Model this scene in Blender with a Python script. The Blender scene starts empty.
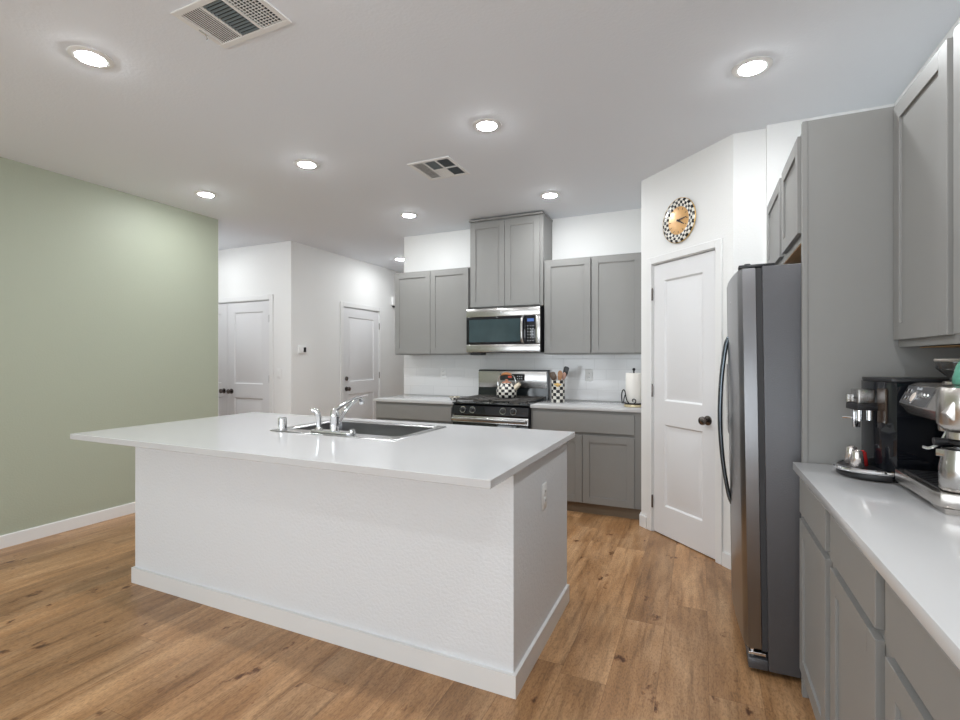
import bpy, bmesh, math, random
from mathutils import Vector, Matrix
random.seed(7)
PI = math.pi
SC = bpy.context.scene
COL = SC.collection

# ------------------------------------------------------------------ camera
YAW = math.radians(24.33)
cam_d = bpy.data.cameras.new('camera')
cam = bpy.data.objects.new('camera', cam_d)
COL.objects.link(cam)
cam.location = (0, 0, 1.3242)
cam.rotation_euler = (PI/2, 0, YAW)
cam_d.sensor_fit = 'HORIZONTAL'
cam_d.sensor_width = 36
cam_d.lens = 489.4/960*36
cam_d.shift_y = -0.0009
cam_d.clip_start = 0.05
SC.camera = cam

# ------------------------------------------------------------------ world, daylight, exposure
LAMP = 152.0            # radiance of the ceiling lamp discs
DAY = 35.0             # daylight through each living room window
world = bpy.data.worlds.new('sky')
SC.world = world
world.use_nodes = True
world.node_tree.nodes['Background'].inputs[0].default_value = (0.80, 0.90, 1.0, 1)
world.node_tree.nodes['Background'].inputs[1].default_value = 0.6
SC.view_settings.view_transform = 'Standard'
SC.view_settings.look = 'None'
SC.view_settings.exposure = 1.06
SC.view_settings.gamma = 1
SC.view_settings.use_curve_mapping = False
SC.cycles.max_bounces = 10
SC.cycles.diffuse_bounces = 6
SC.cycles.glossy_bounces = 4
SC.cycles.sample_clamp_indirect = 6
SC.cycles.caustics_reflective = False
SC.cycles.caustics_refractive = False


def window_light(x, z, w, h, y=-3.35):
    d = bpy.data.lights.new('daylight', 'AREA')
    d.shape = 'RECTANGLE'; d.size = w; d.size_y = h
    d.energy = DAY; d.color = (0.89, 0.955, 1.0)
    o = bpy.data.objects.new('daylight', d)
    COL.objects.link(o)
    o.location = (x, y, z); o.rotation_euler = (PI/2, 0, 0)   # shines towards +Y


WINS = [(-3.1, 1.35, 1.9, 1.9), (-0.7, 1.15, 2.4, 2.1)]
for wx, wz, ww, wh in WINS:
    window_light(wx, wz, ww, wh)

# ------------------------------------------------------------------ materials
MATS = {}


def mat(name, color, rough=0.5, metal=0.0, bump=0.0, bscale=100.0, spec=0.5, emit=None, trans=0.0, coat=0.0, vary=0.0, vscale=8.0, stretch=None):
    if name in MATS: return MATS[name]
    m = bpy.data.materials.new(name); m.use_nodes = True
    nt = m.node_tree; N = nt.nodes; L = nt.links
    b = N['Principled BSDF']
    b.inputs['Base Color'].default_value = (*color, 1)
    b.inputs['Roughness'].default_value = rough
    b.inputs['Metallic'].default_value = metal
    b.inputs['Specular IOR Level'].default_value = spec
    b.inputs['Transmission Weight'].default_value = trans
    b.inputs['Coat Weight'].default_value = coat
    if emit:
        b.inputs['Emission Color'].default_value = (*emit[0], 1)
        b.inputs['Emission Strength'].default_value = emit[1]
    tc = N.new('ShaderNodeTexCoord')
    vec = tc.outputs['Object']
    if stretch:
        mp = N.new('ShaderNodeMapping'); mp.inputs['Scale'].default_value = stretch
        L.new(vec, mp.inputs['Vector']); vec = mp.outputs['Vector']
    if bump:
        n = N.new('ShaderNodeTexNoise'); n.inputs['Scale'].default_value = bscale; n.inputs['Detail'].default_value = 3
        L.new(vec, n.inputs['Vector'])
        bp = N.new('ShaderNodeBump'); bp.inputs['Strength'].default_value = bump; bp.inputs['Distance'].default_value = 0.004
        L.new(n.outputs['Fac'], bp.inputs['Height']); L.new(bp.outputs['Normal'], b.inputs['Normal'])
    if vary:
        n = N.new('ShaderNodeTexNoise'); n.inputs['Scale'].default_value = vscale; n.inputs['Detail'].default_value = 4
        L.new(vec, n.inputs['Vector'])
        mx = N.new('ShaderNodeMix'); mx.data_type = 'RGBA'
        L.new(n.outputs['Fac'], mx.inputs[0])
        mx.inputs[6].default_value = (*[c*(1-vary) for c in color], 1)
        mx.inputs[7].default_value = (*[min(1, c*(1+vary)) for c in color], 1)
        L.new(mx.outputs[2], b.inputs['Base Color'])
    MATS[name] = m
    return m


M_wall = mat('white_wall_paint', (0.78, 0.78, 0.77), 0.6, bump=0.28, bscale=90)
M_green = mat('sage_wall_paint', (0.395, 0.425, 0.335), 0.55, bump=0.25, bscale=90)
M_ceil = mat('ceiling_paint', (0.785, 0.815, 0.862), 0.8, bump=0.25, bscale=70)
M_trim = mat('white_trim_paint', (0.76, 0.76, 0.755), 0.35)
M_door = mat('white_door_paint', (0.72, 0.72, 0.73), 0.4)
M_cab = mat('grey_cabinet_paint', (0.246, 0.243, 0.234), 0.45, vary=0.03, vscale=5)
M_cabin = mat('cabinet_toe_wood', (0.20, 0.155, 0.11), 0.5)
M_ply = mat('raw_maple_plywood', (0.78, 0.46, 0.22), 0.5, vary=0.15, vscale=9, stretch=(1, 8, 8))
M_quartz = mat('white_quartz', (0.555, 0.555, 0.56), 0.12, vary=0.008, vscale=160)
M_isl = mat('island_wall_paint', (0.735, 0.755, 0.78), 0.6, bump=0.7, bscale=75)
M_steel = mat('brushed_stainless', (0.50, 0.49, 0.48), 0.24, 1.0, bump=0.03, bscale=60, stretch=(1, 1, 30))
M_sinkst = mat('shaded_basin_steel', (0.20, 0.20, 0.205), 0.30, 1.0)  # darkened copy of the sink steel, bowl shade put into the colour
M_chrome = mat('chrome', (0.80, 0.81, 0.83), 0.06, 1.0)
M_bronze = mat('satin_nickel', (0.17, 0.15, 0.14), 0.25, 1.0)
M_slate = mat('slate_stainless', (0.26, 0.26, 0.27), 0.28, 1.0, bump=0.02, bscale=50, stretch=(40, 1, 1))
M_fside = mat('refrigerator_side_grey', (0.085, 0.085, 0.092), 0.38, 0.3, bump=0.2, bscale=220)
M_blackp = mat('black_plastic', (0.012, 0.012, 0.014), 0.4)
M_blackg = mat('black_gloss', (0.008, 0.009, 0.012), 0.06)
M_oven = mat('oven_glass', (0.02, 0.028, 0.032), 0.05)
M_iron = mat('cast_iron', (0.085, 0.078, 0.072), 0.38, 0.3, bump=0.2, bscale=200)
M_enamel = mat('black_enamel', (0.012, 0.016, 0.018), 0.12)
M_gasket = mat('rubber_gasket', (0.03, 0.03, 0.033), 0.6)
M_white = mat('white_plastic', (0.80, 0.80, 0.79), 0.35)
M_dark = mat('duct_shade_black', (0.02, 0.025, 0.03), 0.6)
M_duct = mat('duct_metal', (0.16, 0.20, 0.22), 0.45, 0.2)
M_gold = mat('gold_leaf', (0.75, 0.50, 0.20), 0.28, 0.9)
M_amber = mat('gold_clock_face', (0.66, 0.38, 0.15), 0.3, 0.2, vary=0.2, vscale=25)
M_wood = mat('utensil_wood', (0.36, 0.18, 0.085), 0.45, vary=0.25, vscale=40, stretch=(1, 1, 0.1))
M_handlew = mat('amber_wood', (0.52, 0.21, 0.07), 0.3, vary=0.15, vscale=60)
M_ivory = mat('ivory_enamel', (0.78, 0.68, 0.52), 0.25)
M_paper = mat('paper_towel', (0.82, 0.80, 0.76), 0.9, bump=0.3, bscale=160)
M_wrought = mat('wrought_iron', (0.015, 0.013, 0.016), 0.4, 0.5)
M_cupg = mat('green_glaze', (0.11, 0.38, 0.27), 0.1, vary=0.35, vscale=60, coat=0.5)
M_red = mat('red_glaze', (0.55, 0.03, 0.03), 0.2)
M_espm = mat('warm_brushed_steel', (0.58, 0.55, 0.52), 0.27, 1.0, bump=0.02, bscale=80)
M_espd = mat('dark_panel_steel', (0.115, 0.115, 0.12), 0.38, 0.4)
M_smoke = mat('smoked_plastic', (0.06, 0.06, 0.06), 0.08, 0, trans=0.3)
M_lcd = mat('blue_display', (0.01, 0.03, 0.1), 0.2, emit=((0.08, 0.2, 0.6), 0.25))
M_lcd2 = mat('red_display', (0.05, 0.01, 0.01), 0.2, emit=((0.8, 0.1, 0.04), 0.25))
M_mark = mat('pale_print', (0.6, 0.62, 0.66), 0.4)
M_lamp = mat('lamp_diffuser', (0.9, 0.9, 0.9), 0.5, emit=((0.95, 0.98, 1.0), LAMP))
M_glassw = bpy.data.materials.new('window_glass'); M_glassw.use_nodes = True
_n = M_glassw.node_tree
_b = _n.nodes['Principled BSDF']; _b.inputs['Roughness'].default_value = 0.02; _b.inputs['Base Color'].default_value = (1, 1, 1, 1)
_t = _n.nodes.new('ShaderNodeBsdfTransparent'); _x = _n.nodes.new('ShaderNodeMixShader'); _x.inputs[0].default_value = 0.92
_n.links.new(_b.outputs[0], _x.inputs[1]); _n.links.new(_t.outputs[0], _x.inputs[2]); _n.links.new(_x.outputs[0], _n.nodes['Material Output'].inputs[0])


class NT:
    """small helper to write node maths"""
    def __init__(s, name, rough=0.5, metal=0.0, coat=0.0):
        s.m = bpy.data.materials.new(name); s.m.use_nodes = True
        s.N = s.m.node_tree.nodes; s.L = s.m.node_tree.links; s.b = s.N['Principled BSDF']
        s.b.inputs['Roughness'].default_value = rough; s.b.inputs['Metallic'].default_value = metal
        s.b.inputs['Coat Weight'].default_value = coat
        s.tc = s.N.new('ShaderNodeTexCoord')
        sx = s.N.new('ShaderNodeSeparateXYZ'); s.L.new(s.tc.outputs['Object'], sx.inputs[0])
        s.x, s.y, s.z = sx.outputs

    def m_(s, op, a, b=None, c=None):
        n = s.N.new('ShaderNodeMath'); n.operation = op
        for i, v in enumerate((a, b, c)):
            if v is None: continue
            if hasattr(v, 'is_linked') or hasattr(v, 'links'): s.L.new(v, n.inputs[i])
            else: n.inputs[i].default_value = v
        return n.outputs[0]

    def comb(s, a, b, c):
        n = s.N.new('ShaderNodeCombineXYZ')
        for i, v in enumerate((a, b, c)):
            if hasattr(v, 'links'): s.L.new(v, n.inputs[i])
            else: n.inputs[i].default_value = v
        return n.outputs[0]

    def ramp(s, fac, stops):
        n = s.N.new('ShaderNodeValToRGB'); e = n.color_ramp.elements
        while len(e) < len(stops): e.new(0.5)
        for k, (p, c) in zip(e, stops): k.position = p; k.color = (*c, 1)
        s.L.new(fac, n.inputs[0]); return n.outputs[0]

    def mix(s, fac, a, b, mode='MIX'):
        n = s.N.new('ShaderNodeMix'); n.data_type = 'RGBA'; n.blend_type = mode
        for i, v in ((0, fac), (6, a), (7, b)):
            if hasattr(v, 'links'): s.L.new(v, n.inputs[i])
            elif i == 0: n.inputs[0].default_value = v
            else: n.inputs[i].default_value = (*v, 1)
        return n.outputs[2]


def floor_material():
    t = NT('oak_vinyl_planks', 0.34)
    W, LEN = 0.1905, 1.52
    u = t.m_('DIVIDE', t.m_('SUBTRACT', t.x, 0.028), W)
    row = t.m_('FLOOR', u)
    off = t.m_('FRACT', t.m_('ADD', t.m_('MULTIPLY', t.m_('SINE', t.m_('ADD', t.m_('MULTIPLY', row, 5.9949), 4.826)), 34.625), 100.0))
    v = t.m_('ADD', t.m_('DIVIDE', t.y, LEN), off)
    colm = t.m_('FLOOR', v)
    w2 = t.N.new('ShaderNodeTexWhiteNoise'); w2.noise_dimensions = '2D'; t.L.new(t.comb(row, colm, 0.0), w2.inputs['Vector'])
    pid = w2.outputs['Value']

    def noise(vec, sc, det, rough=0.5, dist=0.0):
        n = t.N.new('ShaderNodeTexNoise'); n.inputs['Scale'].default_value = sc; n.inputs['Detail'].default_value = det
        n.inputs['Roughness'].default_value = rough; n.inputs['Distortion'].default_value = dist
        t.L.new(vec, n.inputs['Vector']); return n.outputs['Fac']
    px = t.m_('ADD', t.x, t.m_('MULTIPLY', pid, 13.0)); pz = t.m_('MULTIPLY', pid, 37.0)
    broad = noise(t.comb(px, t.m_('MULTIPLY', t.y, 0.22), pz), 7.0, 4, 0.55, 0.6)       # wide cathedral figure
    grain = noise(t.comb(px, t.m_('MULTIPLY', t.y, 0.07), pz), 38.0, 5, 0.65, 0.2)      # streaks
    fine = noise(t.comb(px, t.m_('MULTIPLY', t.y, 0.30), pz), 190.0, 3, 0.6)            # pores
    knot = noise(t.comb(px, t.m_('MULTIPLY', t.y, 0.60), pz), 13.0, 4, 0.55)
    base = t.ramp(broad, [(0.28, (0.330, 0.170, 0.070)), (0.46, (0.460, 0.257, 0.118)), (0.60, (0.570, 0.345, 0.178)), (0.75, (0.64, 0.410, 0.228))])
    tone = t.ramp(pid, [(0.0, (0.70, 0.675, 0.65)), (0.5, (0.86, 0.84, 0.82)), (1.0, (1.0, 0.975, 0.95))])
    c = t.mix(1.0, base, tone, 'MULTIPLY')
    c = t.mix(1.0, c, t.ramp(grain, [(0.30, (0.58, 0.54, 0.50)), (0.48, (0.93, 0.92, 0.91)), (0.70, (1.10, 1.10, 1.10))]), 'MULTIPLY')
    c = t.mix(1.0, c, t.ramp(fine, [(0.32, (0.70, 0.68, 0.66)), (0.56, (1.06, 1.06, 1.06))]), 'MULTIPLY')
    c = t.mix(1.0, c, t.ramp(knot, [(0.64, (1, 1, 1)), (0.67, (0.70, 0.60, 0.52)), (0.71, (0.26, 0.17, 0.11))]), 'MULTIPLY')
    # seams
    fu = t.m_('FRACT', u); fv = t.m_('FRACT', v)
    eu = t.m_('MULTIPLY', t.m_('MINIMUM', fu, t.m_('SUBTRACT', 1.0, fu)), W)
    ev = t.m_('MULTIPLY', t.m_('MINIMUM', fv, t.m_('SUBTRACT', 1.0, fv)), LEN)
    e = t.m_('MINIMUM', eu, ev)
    seam = t.ramp(t.m_('MULTIPLY', e, 100.0), [(0.0, (0.55, 0.50, 0.46)), (0.08, (0.80, 0.77, 0.75)), (0.16, (1, 1, 1))])
    c = t.mix(1.0, c, seam, 'MULTIPLY')
    t.L.new(c, t.b.inputs['Base Color'])
    bp = t.N.new('ShaderNodeBump'); bp.inputs['Strength'].default_value = 0.15; bp.inputs['Distance'].default_value = 0.002
    t.L.new(fine, bp.inputs['Height']); t.L.new(bp.outputs[0], t.b.inputs['Normal'])
    return t.m


def tile_material():
    t = NT('white_subway_tile', 0.13)
    RH, TW = 0.1015, 0.305
    r = t.m_('DIVIDE', t.m_('SUBTRACT', t.z, 0.922), RH)
    row = t.m_('FLOOR', r)
    u = t.m_('ADD', t.m_('DIVIDE', t.x, TW), t.m_('MULTIPLY', row, 0.37))
    fr = t.m_('FRACT', r); fu = t.m_('FRACT', u)
    er = t.m_('MULTIPLY', t.m_('MINIMUM', fr, t.m_('SUBTRACT', 1.0, fr)), RH)
    eu = t.m_('MULTIPLY', t.m_('MINIMUM', fu, t.m_('SUBTRACT', 1.0, fu)), TW)
    e = t.m_('MULTIPLY', t.m_('MINIMUM', er, eu), 100.0)
    w = t.N.new('ShaderNodeTexWhiteNoise'); w.noise_dimensions = '2D'
    t.L.new(t.comb(row, t.m_('FLOOR', u), 0.0), w.inputs['Vector'])
    tone = t.ramp(w.outputs['Value'], [(0, (0.735, 0.735, 0.74)), (1, (0.77, 0.77, 0.775))])
    g = t.ramp(e, [(0.0, (0.86, 0.86, 0.86)), (0.16, (0.90, 0.90, 0.90)), (0.22, (1, 1, 1))])
    t.L.new(t.mix(1.0, tone, g, 'MULTIPLY'), t.b.inputs['Base Color'])
    h = t.ramp(e, [(0.0, (0, 0, 0)), (0.35, (1, 1, 1))])
    bp = t.N.new('ShaderNodeBump'); bp.inputs['Strength'].default_value = 0.35; bp.inputs['Distance'].default_value = 0.001
    t.L.new(h, bp.inputs['Height']); t.L.new(bp.outputs[0], t.b.inputs['Normal'])
    return t.m


def checker_material(name, n_around, dz, z0=0.0, radial=False, r0=0.0):
    """black and ivory checks running round the local z axis"""
    t = NT(name, 0.2, coat=0.3)
    a = t.m_('MULTIPLY', t.m_('ADD', t.m_('DIVIDE', t.m_('ARCTAN2', t.y, t.x), 2*PI), 0.5), float(n_around))
    if radial:
        rr = t.m_('SQRT', t.m_('ADD', t.m_('MULTIPLY', t.x, t.x), t.m_('MULTIPLY', t.y, t.y)))
        q = t.m_('DIVIDE', t.m_('SUBTRACT', rr, r0), dz)
    else:
        q = t.m_('DIVIDE', t.m_('SUBTRACT', t.z, z0), dz)
    s = t.m_('ADD', t.m_('FLOOR', a), t.m_('FLOOR', q))
    p = t.m_('MODULO', t.m_('ABSOLUTE', s), 2.0)
    t.L.new(t.mix(p, (0.012, 0.012, 0.014), (0.80, 0.77, 0.70)), t.b.inputs['Base Color'])
    return t.m


M_floor = floor_material()
M_tile = tile_material()


# ------------------------------------------------------------------ mesh helpers
class B:
    def __init__(s): s.bm = bmesh.new()

    def box(s, x0, x1, y0, y1, z0, z1, bev=0.0, seg=2):
        vs = [s.bm.verts.new(p) for p in ((x0, y0, z0), (x1, y0, z0), (x1, y1, z0), (x0, y1, z0), (x0, y0, z1), (x1, y0, z1), (x1, y1, z1), (x0, y1, z1))]
        fs = [s.bm.faces.new([vs[i] for i in f]) for f in ((3, 2, 1, 0), (4, 5, 6, 7), (0, 1, 5, 4), (1, 2, 6, 5), (2, 3, 7, 6), (3, 0, 4, 7))]
        if bev:
            es = list({e for f in fs for e in f.edges})
            bmesh.ops.bevel(s.bm, geom=es, offset=bev, segments=seg, profile=0.5, affect='EDGES', clamp_overlap=True)
        return s

    def prism(s, pts, axis, a0, a1, bev=0.0):
        """polygon pts in the two other axes, extruded along axis ('x','y','z')"""
        def P(p, a):
            u, v = p
            return {'x': (a, u, v), 'y': (u, a, v), 'z': (u, v, a)}[axis]
        A = [s.bm.verts.new(P(p, a0)) for p in pts]; Z = [s.bm.verts.new(P(p, a1)) for p in pts]
        n = len(pts); fs = [s.bm.faces.new(A), s.bm.faces.new(Z[::-1])]
        for i in range(n): fs.append(s.bm.faces.new((A[i], Z[i], Z[(i+1) % n], A[(i+1) % n])))
        bmesh.ops.recalc_face_normals(s.bm, faces=fs)
        if bev:
            es = list({e for f in fs[:2] for e in f.edges})
            bmesh.ops.bevel(s.bm, geom=es, offset=bev, segments=2, profile=0.5, affect='EDGES', clamp_overlap=True)
        return s

    def lathe(s, prof, c=(0, 0, 0), seg=32, mtx=None, ang=2*PI):
        """profile of (radius, z) turned round z; closed at ends where r=0"""
        rings = []
        full = abs(ang-2*PI) < 1e-6
        for r, z in prof:
            if r < 1e-6:
                rings.append([s.bm.verts.new(Vector(c)+Vector((0, 0, z)))])
            else:
                rings.append([s.bm.verts.new(Vector(c)+Vector((r*math.cos(ang*k/seg), r*math.sin(ang*k/seg), z))) for k in range(seg if full else seg+1)])
        vs = [v for r in rings for v in r]; fs = []
        for a, b in zip(rings, rings[1:]):
            n = max(len(a), len(b)); m = n if full else n-1
            for k in range(m):
                k2 = (k+1) % n
                q = []
                for v in ((a[k] if len(a) > 1 else a[0]), (a[k2] if len(a) > 1 else a[0]), (b[k2] if len(b) > 1 else b[0]), (b[k] if len(b) > 1 else b[0])):
                    if v not in q: q.append(v)
                if len(q) > 2:
                    fs.append(s.bm.faces.new(q))
        bmesh.ops.recalc_face_normals(s.bm, faces=fs)
        if mtx is not None:
            bmesh.ops.transform(s.bm, matrix=mtx, verts=vs, space=Matrix())
        return s

    def cyl(s, p0, p1, r0, r1=None, seg=20):
        r1 = r0 if r1 is None else r1
        p0 = Vector(p0); p1 = Vector(p1); d = p1-p0
        q = Vector((0, 0, 1)).rotation_difference(d.normalized()).to_matrix().to_4x4()
        m = Matrix.Translation(p0) @ q
        return s.lathe([(0, 0), (r0, 0), (r1, d.length), (0, d.length)], seg=seg, mtx=m)

    def tube(s, pts, r, seg=10, cap=True):
        pts = [Vector(p) for p in pts]; n = len(pts)
        rr = r if isinstance(r, (list, tuple)) else [r]*n
        rings = []; up = None
        for i, p in enumerate(pts):
            t = (pts[min(i+1, n-1)]-pts[max(i-1, 0)]).normalized()
            if up is None:
                up = Vector((0, 0, 1)) if abs(t.z) < 0.9 else Vector((1, 0, 0))
            a = t.cross(up)
            if a.length < 1e-5: a = t.orthogonal()
            a.normalize(); b = a.cross(t).normalized(); up = b
            rings.append([s.bm.verts.new(p+rr[i]*(math.cos(2*PI*k/seg)*a+math.sin(2*PI*k/seg)*b)) for k in range(seg)])
        fs = []
        for A, Z in zip(rings, rings[1:]):
            for k in range(seg): fs.append(s.bm.faces.new((A[k], A[(k+1) % seg], Z[(k+1) % seg], Z[k])))
        if cap: fs += [s.bm.faces.new(rings[0][::-1]), s.bm.faces.new(rings[-1])]
        bmesh.ops.recalc_face_normals(s.bm, faces=fs)
        return s

    def loops(s, rects, close=True):
        """nested rectangles (x0,x1,z0,z1,y) joined as a relief facing -y"""
        R = [[s.bm.verts.new(p) for p in ((x0, y, z0), (x1, y, z0), (x1, y, z1), (x0, y, z1))] for x0, x1, z0, z1, y in rects]
        for A, Z in zip(R, R[1:]):
            for k in range(4): s.bm.faces.new((A[k], A[(k+1) % 4], Z[(k+1) % 4], Z[k]))
        if close: s.bm.faces.new(R[-1])
        return s

    def build(s, name, m, parent=None, smooth=35, loc=None, rot=None):
        me = bpy.data.meshes.new(name)
        s.bm.to_mesh(me); s.bm.free()
        me.materials.append(m)
        if smooth:
            me.polygons.foreach_set('use_smooth', [True]*len(me.polygons))
            me.set_sharp_from_angle(angle=math.radians(smooth))
        o = bpy.data.objects.new(name, me); COL.objects.link(o)
        if parent: o.parent = parent
        if loc: o.location = loc
        if rot: o.rotation_euler = rot
        return o


def tag(o, label=None, cat=None, group=None, kind=None):
    if label: o['label'] = label
    if cat: o['category'] = cat
    if group: o['group'] = group
    if kind: o['kind'] = kind
    return o


def empty(name, loc, rz=0.0, label=None, cat=None, group=None, kind=None, ry=0.0):
    o = bpy.data.objects.new(name, None); COL.objects.link(o)
    o.location = loc; o.rotation_euler = (0, ry, rz); o.empty_display_size = 0.1
    return tag(o, label, cat, group, kind)


def copy_tree(o, parent=None):
    c = o.copy(); COL.objects.link(c)
    if parent: c.parent = parent
    for ch in list(KIDS.get(o.name, [])): copy_tree(ch, c)
    return c


KIDS = {}


def struct(b, name, m, smooth=35, **k):
    return tag(b.build(name, m, smooth=smooth, **k), kind='structure')


def bez(ps, n=12):
    """Catmull-Rom through ps"""
    ps = [Vector(p) for p in ps]; P = [2*ps[0]-ps[1]]+ps+[2*ps[-1]-ps[-2]]; out = []
    for i in range(1, len(P)-2):
        for k in range(n):
            t = k/n
            out.append(0.5*((2*P[i])+(-P[i-1]+P[i+1])*t+(2*P[i-1]-5*P[i]+4*P[i+1]-P[i+2])*t*t+(-P[i-1]+3*P[i]-3*P[i+1]+P[i+2])*t**3))
    out.append(P[-2]); return out


# ------------------------------------------------------------------ room
CH = 2.74
XR, XG, YB = 0.973, -4.466, 4.81
YR = -3.2           # rear wall of the living area, behind the camera
XH = -4.466         # hallway wall
YN = 4.40           # wall with the double door
YG = 3.43           # end of the green wall
XL = -3.142         # free end of the kitchen back wall
PAx, PAy = -0.435, 4.076     # pantry corner, left
PBx, PBy = 0.183, 3.458     # pantry corner, right
YP = 3.413
YFAR = 8.0

b = B(); b.box(-7.2, XR+0.15, YR-0.15, YFAR+0.15, -0.12, 0.0); struct(b, 'floor', M_floor, smooth=0)
b = B(); b.box(-7.2, XR+0.15, YR-0.15, YFAR+0.15, CH, CH+0.12); struct(b, 'ceiling', M_ceil, smooth=0)
b = B(); b.box(XL, PAx, YB, YB+0.13, 0, CH); struct(b, 'wall_back', M_wall, smooth=0)
b = B(); b.box(XL, XL+0.13, YB+0.13, YFAR, 0, CH); struct(b, 'wall_hall_right', M_wall, smooth=0)
b = B(); b.box(XR, XR+0.12, YR, YP+1.5, 0, CH); struct(b, 'wall_right', M_wall, smooth=0)
b = B(); b.box(XG-0.13, XG, YR, YG, 0, CH); struct(b, 'wall_left', M_green, smooth=0)
b = B(); b.box(XG-0.131, XG-0.001, YG, YG+0.004, 0, CH); struct(b, 'wall_left_end', M_wall, smooth=0)
b = B(); b.box(-7.0, XG-0.13, YG-0.13, YG, 0, CH); struct(b, 'wall_passage', M_wall, smooth=0)
b = B(); b.box(-7.12, -7.0, YG-0.13, YN+0.13, 0, CH); struct(b, 'wall_passage_end', M_wall, smooth=0)
b = B(); b.box(XH, XL+0.13, YFAR, YFAR+0.13, 0, CH); struct(b, 'wall_hall_end', M_wall, smooth=0)
# pantry: wall beside the refrigerator, small return and angled wall with a door opening
b = B(); b.box(0.361, XR, YP, YP+0.1, 0, CH); struct(b, 'wall_pantry_side', M_wall, smooth=0)
b = B(); b.prism([(PBx, PBy), (0.361, PBy), (0.361, PBy+0.1), (PBx+0.05, PBy+0.1)], 'z', 0, CH); struct(b, 'wall_pantry_return', M_wall, smooth=0)
b = B(); b.box(PAx, PAx+0.1, PAy+0.05, YB+0.1, 0, CH); struct(b, 'wall_pantry_left', M_wall, smooth=0)
b = B(); b.box(PAx, XR, YB+0.0, YB+0.1, 0, CH); struct(b, 'wall_pantry_back', M_wall, smooth=0)


def wall_with_opening(name, L, x0, x1, h, t, loc, rz, m, z0=0.0):
    """wall in local xz from x=0..L, front at y=0, opening x0..x1, z0..h"""
    b = B()
    b.box(0, x0, 0, t, 0, CH); b.box(x1, L, 0, t, 0, CH); b.box(x0, x1, 0, t, h, CH)
    if z0 > 0: b.box(x0, x1, 0, t, 0, z0)
    o = struct(b, name, m, smooth=0)
    o.location = loc; o.rotation_euler = (0, 0, rz)
    return o


DLEN = math.hypot(PBx-PAx, PBy-PAy)
wall_with_opening('wall_pantry', DLEN, 0.128, 0.746, 2.056, 0.11, (PAx, PAy, 0), -PI/4, M_wall)
# wall with double closet door: local x -> world x, from -7.0 to XH
wall_with_opening('wall_hall_front', XH+7.0-0.13, 7.0-6.30, 7.0-4.812, 2.056, 0.13, (-7.0, YN, 0), 0, M_wall)
# hallway wall faces +X : local x -> +Y , rotate +90
wall_with_opening('wall_hall_left', YFAR-YN-0.0, 5.325-YN, 6.155-YN, 2.050, 0.13, (XH, YN+0.0, 0), PI/2, M_wall)
# rear wall with two windows
b = B()
xs = sorted([(wx-ww/2, wx+ww/2, wz-wh/2, wz+wh/2) for wx, wz, ww, wh in WINS])
cur = XG-0.13
for a0, a1, c0, c1 in xs:
    b.box(cur, a0, YR-0.13, YR, 0, CH); b.box(a0, a1, YR-0.13, YR, 0, c0); b.box(a0, a1, YR-0.13, YR, c1, CH); cur = a1
b.box(cur, XR+0.12, YR-0.13, YR, 0, CH)
struct(b, 'wall_rear', M_wall, smooth=0)
for i, (a0, a1, c0, c1) in enumerate(xs):
    w = empty('window_%d' % (i+1), ((a0+a1)/2, YR-0.07, c0), kind='structure')
    hw, hh = (a1-a0)/2, c1-c0
    b = B(); f = 0.05
    b.box(-hw, hw, -0.03, 0.03, 0, f); b.box(-hw, hw, -0.03, 0.03, hh-f, hh); b.box(-hw, -hw+f, -0.03, 0.03, f, hh-f)
    b.box(hw-f, hw, -0.03, 0.03, f, hh-f); b.box(-0.025, 0.025, -0.03, 0.03, f, hh-f)
    b.build('window_frame', M_trim, w)
    b = B(); b.box(-hw+f, hw-f, -0.004, 0.004, f, hh-f); b.build('pane', M_glassw, w)


def base_run(name, pts, h=0.09, t=0.014):
    """baseboard along a polyline; the room is on the left side of the walking direction"""
    b = B()
    pts = [Vector((p[0], p[1])) for p in pts]
    n = len(pts)
    offs = []
    for i, p in enumerate(pts):
        if i == 0: d = (pts[1]-p).normalized(); nn = Vector((-d.y, d.x)); offs.append(p+nn*t)
        elif i == n-1: d = (p-pts[i-1]).normalized(); nn = Vector((-d.y, d.x)); offs.append(p+nn*t)
        else:
            d0 = (p-pts[i-1]).normalized(); d1 = (pts[i+1]-p).normalized()
            n0 = Vector((-d0.y, d0.x)); n1 = Vector((-d1.y, d1.x)); m = (n0+n1).normalized()
            offs.append(p+m*(t/max(0.3, m.dot(n0))))
    for i in range(n-1):
        a, c, d, e = pts[i], pts[i+1], offs[i+1], offs[i]
        vb = [b.bm.verts.new((q.x, q.y, 0)) for q in (a, c, d, e)]
        vt = [b.bm.verts.new((q.x, q.y, h)) for q in (a, c, (d*0.8+c*0.2), (e*0.8+a*0.2))]
        vm = [b.bm.verts.new((q.x, q.y, h-0.006)) for q in (a, c, d, e)]
        for lo, hi in ((vb, vm), (vm, vt)):
            for k in range(4): b.bm.faces.new((lo[k], lo[(k+1) % 4], hi[(k+1) % 4], hi[k]))
        b.bm.faces.new(vt)
    bmesh.ops.recalc_face_normals(b.bm, faces=b.bm.faces[:])
    return struct(b, name, M_trim, smooth=0)


def diag(u, off=0.0):
    k = math.sqrt(0.5)
    return (PAx+u*k-off*k, PAy-u*k-off*k)


base_run('baseboard_left', [(XG-0.13, YG+0.004), (XG, YG+0.004), (XG, YR)])
base_run('baseboard_pantry_left', [diag(0.073), diag(0), (PAx, PAy+0.07)])
base_run('baseboard_pantry_right', [(0.361, PBy), (PBx, PBy), diag(0.800)])
base_run('baseboard_hall_front', [(-4.742, YN), (XH, YN), (XH, 5.262)][::-1])
base_run('baseboard_hall_left', [(XH, 6.218), (XH, YFAR)][::-1])
base_run('baseboard_rear', [(XG, YR), (XR, YR)])

# ------------------------------------------------------------------ doors


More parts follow.
